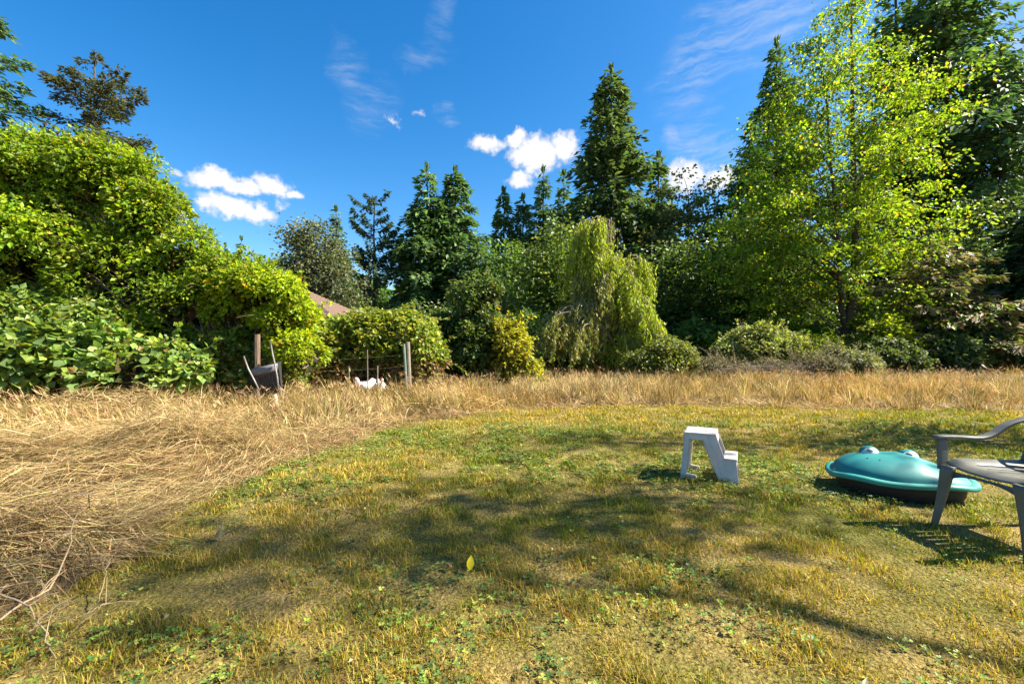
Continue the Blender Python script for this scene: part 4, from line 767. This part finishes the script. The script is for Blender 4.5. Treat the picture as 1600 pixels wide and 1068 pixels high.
# ------------------------------------------------------------------ tipped garden cart, fence, hens
def build_cart():
    Y = 8.0; b = photo(415, 0, Y); b[2] = float(gz(b[0], Y)); root = thing('garden_cart', 'black garden cart tipped up on its nose with both handles in the air', 'cart', tuple(b))
    P = lambda px, py, dy=0.: photo(px, py, Y) - b + np.array([0, dy, 0])
    black = solid('cart_plastic', (.022, .022, .025), .4, .35, 9, .15, .5, c2=(.05, .05, .055)); steel = solid('cart_tube', (.20, .18, .17), .45, .4, 16, .1, .5); rub = solid('rubber', (.018, .018, .018), .8, .2)
    tl, tr_, bl, br_ = P(398, 575, -.05), P(437, 566, -.05), P(408, 617, .0), P(440, 611, .0)
    m = MB(); off = np.array([0, .22, .0]); V = [tl, tr_, br_, bl]; V2 = [v + off * (1 if i < 2 else .75) + (np.array([.06, 0, 0]) if i in (0, 3) else np.array([-.07, 0, 0])) for i, v in enumerate(V)]
    m.add(np.array(V + V2), [[0, 1, 2, 3], [0, 4, 5, 1], [1, 5, 6, 2], [2, 6, 7, 3], [3, 7, 4, 0]]); o = m.build('tub', black, root); s = o.modifiers.new('thick', 'SOLIDIFY'); s.thickness = .012; bevel(o, .012, 2)
    for q in range(7):                                # pressed ribs on the tub floor
        f = .14 + .12 * q; m = MB(); a = tl + (tr_ - tl) * f; c = bl + (br_ - bl) * f; tube(m, [a + (c - a) * .34 + np.array([0, -.008, 0]), a + (c - a) * .62 + np.array([0, -.010, 0]), a + (c - a) * .95 + np.array([0, -.006, 0])], .010, 6); m.build('rib', black, root, True)
    m = MB(); a, c = tl + np.array([.0, -.03, -.075]), tr_ + np.array([0, -.03, -.075]); dn = np.array([.02, -.02, -.13]) ; mid = [(a * (1 - t) + c * t) for t in (0, .5, 1)]
    loft(m, [(p_, np.array([0, 0, 1.]), np.array([0, -1., 0]), .068, .035) for p_ in mid], 14, p=2.6); m.build('lip', solid('lip_highlight', (.13, .13, .14), .5, .2, 11, .1, .4), root, True)  # lighter grey paints the highlight onto the rolled lip
    for pts in ([(386, 556), (394, 575), (404, 592), (413, 608)], [(427, 533), (431, 550), (436, 568), (441, 590), (443, 606)]):
        m = MB(); tube(m, [P(x, y, -.10 - .02 * i) for i, (x, y) in enumerate(pts)], .014, 8); m.build('handle', steel, root, True)
    m = MB(); cx = P(393, 592, .18); t = np.linspace(0, 2 * np.pi, 25); tube(m, np.stack([cx[0] + 0 * t, cx[1] + .15 * np.cos(t), cx[2] + .15 * np.sin(t)], -1), .04, 8, cap=False); w = m.build('wheel', rub, root, True)
    m = MB(); loft(m, [(cx + np.array([x, 0, 0]), np.array([0, 1., 0]), np.array([0, 0, 1.]), r, r) for x, r in ((-.03, .03), (-.03, .12), (.03, .12), (.03, .03))], 16); m.build('rim', black, w, True)
    m = MB(); tube(m, [P(441, 600, -.12), P(444, 612, -.10), P(442, 640, 0)], .016, 7); m.build('leg', steel, root, True)
    m = MB(); p0 = photo(437, 640, 7.2); p1 = photo(429, 616, 7.2); p0[2] = float(gz(p0[0], 7.2)); bb = p0.copy(); tube(m, [p0 - bb, (p0 + p1) / 2 - bb, p1 - bb], [.035, .034, .030], 9)
    o = m.build('wooden_stake', solid('pale_wood', (.55, .45, .31), .8, .25, 8, .4, .2, (4, 4, .6)), None, False); o.location = bb; tag(o, 'short pale wooden stake leaning in the dry grass before the black cart', 'stake')
build_cart()
def build_fence():
    base = photo(520, 0, 9.6); base[2] = 0; root = thing('wire_fence', 'old wire fence with a wooden post, a green metal post and thin stakes', 'fence', tuple(base))
    def post(px0, py0, px1, Y, r, mat, name, label=None, n=9):
        a = photo(px0, py0, Y) - base; c = photo(px1, 534, Y) - base; c[2] = float(gz(c[0] + base[0], Y)) - .05; m = MB(); t = np.linspace(0, 1, 6)[:, None]; tube(m, c + (a - c) * t, r, n); o = m.build(name, mat, root, False)
        if label: o['label'] = label
        return a
    wood = solid('post_wood', (.16, .11, .075), .9, .4, 7, .7, .2, (5, 5, .6)); green = solid('green_metal', (.13, .19, .14), .55, .35, 12, .2, .4); grey = solid('grey_wood', (.20, .17, .13), .9, .4, 9, .6, .2, (5, 5, .5))
    post(402, 522, 402, 8.7, .052, wood, 'post', 'round brown wooden post behind the cart')
    post(631, 537, 637, 9.4, .026, green, 'post', 'leaning green metal post'); post(637, 534, 641, 9.55, .045, grey, 'post', 'weathered grey wooden post')
    post(574, 546, 575, 9.6, .009, grey, 'stake'); post(590, 571, 590, 9.3, .012, grey, 'stake'); post(545, 572, 547, 9.6, .009, grey, 'stake')
    for py in (558, 576):
        m = MB(); a, c = photo(403, py + 3, 8.7) - base, photo(633, py - 4, 9.4) - base; t = np.linspace(0, 1, 12)[:, None]; p = a + (c - a) * t; p[:, 2] -= .05 * np.sin(t[:, 0] * np.pi); tube(m, p, .0012, 4); m.build('wire', grey, root)
build_fence()
def build_hen(px, py, Y, face, label, s=1.0, turn=0.3):
    b = photo(px, py, Y); g = float(gz(b[0], Y)); b[2] = g; root = thing('hen', label, 'hen', tuple(b), turn if face < 0 else math.pi + turn, 'white hens in the dry grass')
    white = solid('white_feathers', (.80, .78, .73), .8, .08, 20, .5, .2); red = solid('comb_red', (.50, .035, .02), .5, .2); yel = solid('hen_yellow', (.55, .32, .06), .5, .2)
    # hen looks along -x: one skin from beak root over neck and back to the raised tail
    m = MB(); secs = []
    for x, z, rx, rz in [(-.215, .475, .012, .014), (-.205, .478, .026, .028), (-.185, .482, .034, .036), (-.165, .468, .034, .036), (-.155, .43, .036, .042), (-.150, .385, .05, .055), (-.125, .34, .075, .085), (-.07, .30, .10, .115), (0, .285, .115, .125), (.07, .295, .105, .115), (.13, .33, .075, .095), (.175, .375, .05, .085), (.215, .42, .030, .075), (.245, .465, .014, .05)]:
        secs.append((np.array([x, 0, z]), x, rx, rz))
    C = np.array([q[0] for q in secs]); T = nrm(np.gradient(C, axis=0)); out = []
    for (c, x, rx, rz), t in zip(secs, T):
        up = np.cross(np.array([0, 1., 0]), t); out.append((c * s, np.array([0, 1., 0]), up, rx * s, rz * s))
    loft(m, out, 18); m.build('body', white, root, True)
    for y in (-1, 1):
        m = MB(); loft(m, [(np.array([x, y * yy, z]) * s, np.array([0, 0, 1.]), np.array([0, y * 1., 0]), rz * s, .014 * s) for x, yy, z, rz in [(-.09, .088, .32, .02), (-.05, .112, .315, .06), (.02, .118, .31, .07), (.09, .10, .325, .05), (.15, .07, .345, .015)]], 12); m.build('wing', white, root, True)
        m = MB(); tube(m, np.array([(0, y * .05, .20), (.0, y * .05, .1), (0, y * .05, .012)]) * s, .011 * s, 6)
        for a in (-.5, 0, .5, 3.1): tube(m, np.array([(0, y * .05, .012), (-.06 * math.cos(a) * (.6 if a > 2 else 1), y * .05 + .05 * math.sin(a), .006)]) * s, [.008 * s, .004 * s], 5)
        m.build('leg', yel, root, True)
    comb = [(-.215, .500), (-.222, .525), (-.205, .515), (-.198, .545), (-.186, .520), (-.172, .542), (-.166, .515), (-.150, .525), (-.150, .498)]
    obj('comb', prism([(x * s, z * s) for x, z in comb], -.006 * s, .006 * s), red, root)
    m = MB(); loft(m, [(np.array([-.208, 0, z]) * s, np.array([1., 0, 0]), np.array([0, 1., 0]), r * s, r * s * .6) for z, r in ((.462, .008), (.445, .015), (.43, .014), (.42, .004))], 10); m.build('wattle', red, root, True)
    m = MB(); tube(m, np.array([(-.212, 0, .476), (-.25, 0, .468)]) * s, [.011 * s, .002 * s], 7); m.build('beak', yel, root, True)
build_hen(569, 600, 10.1, -1, 'white hen with a red comb facing the black cart', .88); build_hen(594, 600, 10.3, 1, 'white hen turned towards the green metal fence post', .84, -1.0)

# ------------------------------------------------------------------ small things on the lawn
def build_small():
    reseed(81)
    def fallen(px, py, L, c, label, rot, wid=.5):
        Y = FPX * CAM_H / (py - 534); p = photo(px, py, Y); mb = MB(); s = np.linspace(0, 1, 9); w = wid * np.sin(np.pi * np.clip(s, 0, 1) ** .8) * L * .5; V = []
        for k in range(9): z = .10 * L * math.sin(s[k] * 3); V += [(-w[k], s[k] * L, z + .35 * w[k]), (0, s[k] * L, z), (w[k], s[k] * L, z + .35 * w[k])]
        F = [];
        for k in range(8): F += [(3 * k, 3 * k + 1, 3 * k + 4, 3 * k + 3), (3 * k + 1, 3 * k + 2, 3 * k + 5, 3 * k + 4)]
        mb.add(V, F, c); o = mb.build('fallen_leaf', LEAF, None, True); o.location = (p[0], p[1], float(gz(p[0], p[1])) + .03); o.rotation_euler = rot; tag(o, label, 'leaf')
    fallen(734, 891, .076, (.90, .68, .02), 'yellow fallen leaf standing upright in the lawn', (math.radians(62), .1, .05), .55)
    fallen(897, 968, .075, (.20, .05, .035), 'dark red curled leaf lying in the lawn', (.15, .5, 1.5), .35)
    fallen(705, 887, .05, (.36, .17, .09), 'small brown crumpled leaf beside the upright yellow leaf', (.3, .4, 1.0), .7)
    n = 260; x, y = sample_area(n, -1.6, 4.5, 1.5, 6.5); mb = MB(); P = np.stack([x, y, gz(x, y) + U(.015, .05, n)], -1); L_ = U(.012, .035, n)
    cards(mb, P, rdir(n) * np.array([1, 1, .4]), rdir(n) + np.array([0, 0, .8]), L_, L_ * U(.25, .8, n), leafcol(n, [(.32, .17, .07), (.45, .30, .10), (.22, .10, .05), (.62, .55, .32)]), .3)
    o = mb.build('leaf_litter', STRAW); o['kind'] = 'stuff'; o['label'] = 'small brown bits of dead leaf scattered over the lawn'
    pale = solid('dry_cane', (.36, .26, .15), .85, .3, 10, .4, .2)
    def stalk(pts, r, label, fork=None):
        W_ = []
        for px, py, z in pts:
            Y = FPX * (CAM_H - z) / (py - 534); q = photo(px, py, Y); W_.append(q)
        W_ = np.array(W_); b = W_[0].copy(); mb = MB(); t = np.linspace(0, len(W_) - 1, 16); q = np.stack([np.interp(t, range(len(W_)), W_[:, a]) for a in range(3)], -1); q[1:-1] = (q[:-2] + 2 * q[1:-1] + q[2:]) / 4; q[1:-1] += rng.normal(0, .006, (14, 3))
        tube(mb, q - b, np.linspace(r * .7, r * .3, 16), 6)
        for k in range(5):
            i = rng.integers(4, 15); d = nrm((rng.normal(0, 1, 3) + np.array([0, 0, .5]))[None])[0]; tube(mb, [q[i] - b, q[i] - b + d * .07, q[i] - b + d * .13 + np.array([0, 0, -.02])], [r * .4, r * .3, r * .15], 4)
        o = mb.build('dry_stalk', pale, None, True); o.location = b; tag(o, label, 'stalk', 'dead stalks at the lawn edge')
    stalk([(0, 968, .10), (50, 938, .13), (89, 912, .16), (105, 860, .26), (118, 815, .36), (130, 786, .45)], .007, 'long pale dead cane bending upward out of the flattened straw')
    stalk([(-10, 926, .14), (46, 944, .13), (62, 975, .10), (80, 1008, .05)], .006, 'dead stalk drooping from the flattened straw onto the lawn edge')
    stalk([(44, 986, .06), (75, 965, .09), (95, 955, .1), (104, 935, .12)], .004, 'thin dead twig lying below the long pale cane')
    stalk([(108, 970, .06), (140, 956, .07), (172, 940, .07)], .004, 'straight pale twig reaching across the green lawn edge')
    stalk([(155, 938, .05), (162, 905, .08), (172, 880, .12), (186, 850, .2)], .004, 'upright dead stem at the front of the straw heap')
    mb = MB(); Y = FPX * CAM_H / (842 - 534); p = photo(340, 842, Y); k = 9; a = U(-.7, .7, k); cards(mb, np.zeros((k, 3)), np.stack([np.sin(a), U(-.3, .3, k), np.cos(a)], -1), rdir(k), U(.08, .15, k), .018, leafcol(k, [(.5, .45, .33), (.38, .35, .25)]))
    o = mb.build('dry_tuft', STRAW); o.location = (p[0], p[1], float(gz(p[0], p[1]))); tag(o, 'small pale grey tuft of dead leaves at the lawn edge', 'tuft')
build_small()
